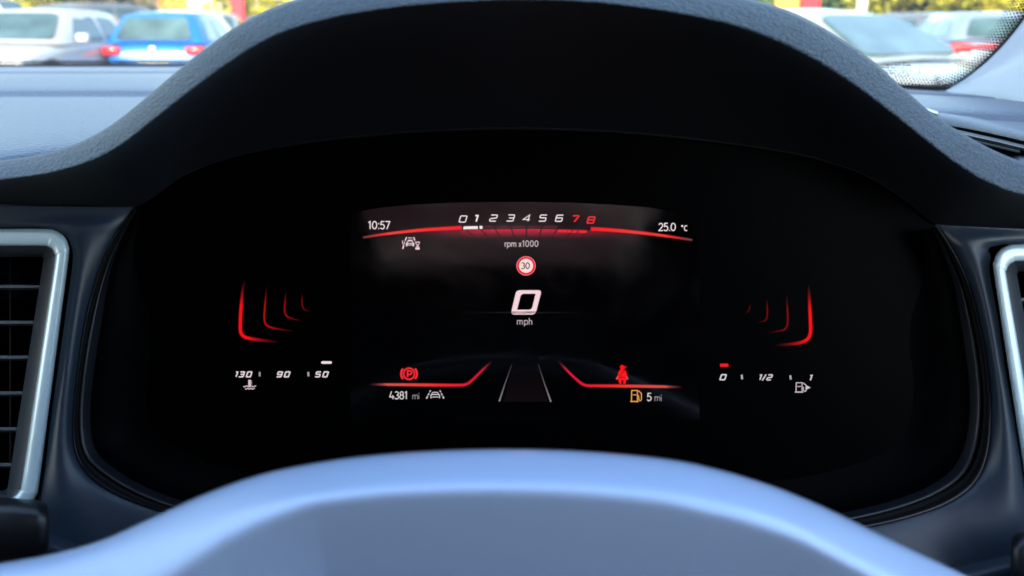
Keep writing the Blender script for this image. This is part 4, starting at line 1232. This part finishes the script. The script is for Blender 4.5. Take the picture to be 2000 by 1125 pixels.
tree(95, 40, 0, .9, 'round yellow green tree above the roof of the white estate car, its left half')
tree(158, 42, 3, .9, 'yellow green tree above the roof of the white estate car, its right half')
tree(535, 38, 5, .8, 'yellow tree just left of the instrument hood, right of the red sign post')
for i, (px, di, ci, sc_, lb) in enumerate(((1545, 48, 1, .9, 'deep green tree nearest the right slope of the hood'), (1600, 50, 4, .9, 'deep green tree left of the white lamp post'), (1672, 49, 1, .9, 'green tree right of the white lamp post'), (1720, 46, 0, .8, 'yellow green tree above the black car'),
        (1770, 50, 4, .9, 'dark green tree above the mid grey car'), (1812, 46, 3, .8, 'yellow green tree above the red light bar'), (1866, 45, 2, .85, 'bright yellow tree, tallest of the yellow ones at the right'), (1915, 50, 1, .9, 'green tree right of the bright yellow one'), (1962, 46, 5, .85, 'golden yellow tree at the right edge'), (2020, 48, 0, .9, 'yellow green tree behind the dotted border'))):
    tree(px, di, ci, sc_, lb)
# wooded bank behind
rnd = random.Random(5); vs, fs = [], []
for i in range(14000):
    x = rnd.uniform(-60, 60); y = rnd.uniform(56, 62); z = rnd.uniform(0, 1) ** .8 * (7 + 2 * math.sin(x * .35))
    if -42 < x < -14: continue
    a = Vector((rnd.uniform(-1, 1), rnd.uniform(-.4, .4), rnd.uniform(-1, 1))).normalized() * .45; b = a.cross(Vector((0, 1, .3))).normalized() * .32
    c = Vector((x, y, z)); k = len(vs); vs += [c - a, c - b, c + a, c + b]; fs.append((k, k + 1, k + 2, k + 3))
o = obj('woodland', vs, fs, LM[1], None, False); o['kind'] = 'stuff'; o['label'] = 'dense green woodland beyond the car park'

# store building behind the left cars
bl = thing('store_building', 'pale cream retail building behind the left cars with orange panel and grey columns', 'building', (-22, 46, 0))
wallm = mat('cream render', (.74, .70, .55), .85, .3, vary=.06, vary_scale=.6); greym = mat('grey cladding', (.30, .29, .26), .6, .4); oran = mat('orange panel', (.80, .30, .05), .6, .3); redm = mat('red sign paint', (.70, .02, .03), .5, .4)
vs, fs = bevelled_box(-24, 48, 3.2, 34, 8, 6.4, .1); obj('wall', vs, fs, wallm, bl, False)
vs, fs = bevelled_box(-24, 43.95, 6.6, 34.6, .5, .5, .05); obj('roof_edge', vs, fs, greym, bl, False)
for px in (455, 230, 20): 
    c = bear(px, 43.6); vs, fs = bevelled_box(c.x, 43.7, 3.1, .5, .5, 6.2, .04); obj('column', vs, fs, greym, bl, False)
c = bear(366, 43.7); vs, fs = bevelled_box(c.x, 43.85, 2.4, 1.3, .12, .9, .03); obj('orange_panel', vs, fs, oran, bl, False)
for px in (60, 130, 300):
    c = bear(px, 43.8); f_ = bevelled_box(c.x, 43.93, 1.6, 2.0, .12, 2.2, .03); w_ = obj('window', *f_, greym, bl, False)
    vs, fs = bevelled_box(c.x, 43.86, 1.6, 1.8, .06, 2.0, .01); obj('pane', vs, fs, M['car_glass'], w_, False)
c = bear(490, 30)
t = thing('sign_post', 'tall red sign post left of the instrument hood', 'sign post', c)
vs, fs = bevelled_box(c.x, c.y, 2.7, .42, .20, 3.2, .04); obj('sign_board', vs, fs, redm, t, False)
vs, fs = bevelled_box(c.x, c.y, .55, .14, .12, 1.1, .02); obj('post', vs, fs, greym, t, False)
c = bear(1651, 38)
t = thing('lamp_post', 'white lamp post in front of the trees at the right', 'lamp post', c)
vs, fs = tube([c, c + Vector((0, 0, 3)), c + Vector((0, 0, 7))], [.24, .20, .12], 12); obj('pole', vs, fs, mat('white post paint', (.72, .70, .66), .5, .4), t)
vs, fs = bevelled_box(c.x + .5, c.y, 7.05, 1.1, .25, .12, .03); obj('lamp_head', vs, fs, greym, t)
for px, w_, lb in ((1512, .9, 'orange sign board at the crest of the hood, right side'), (1556, .7, 'smaller red sign board left of the white lamp post')):
    c = bear(px, 36); t = thing('sign_board', lb, 'sign', c)
    vs, fs = bevelled_box(c.x, c.y, 2.0, w_, .08, 1.3, .02); obj('board', vs, fs, oran if px < 1530 else redm, t, False)
    vs, fs = bevelled_box(c.x, c.y + .08, 1.0, .09, .07, 2.0, .01); obj('post', vs, fs, greym, t, False)
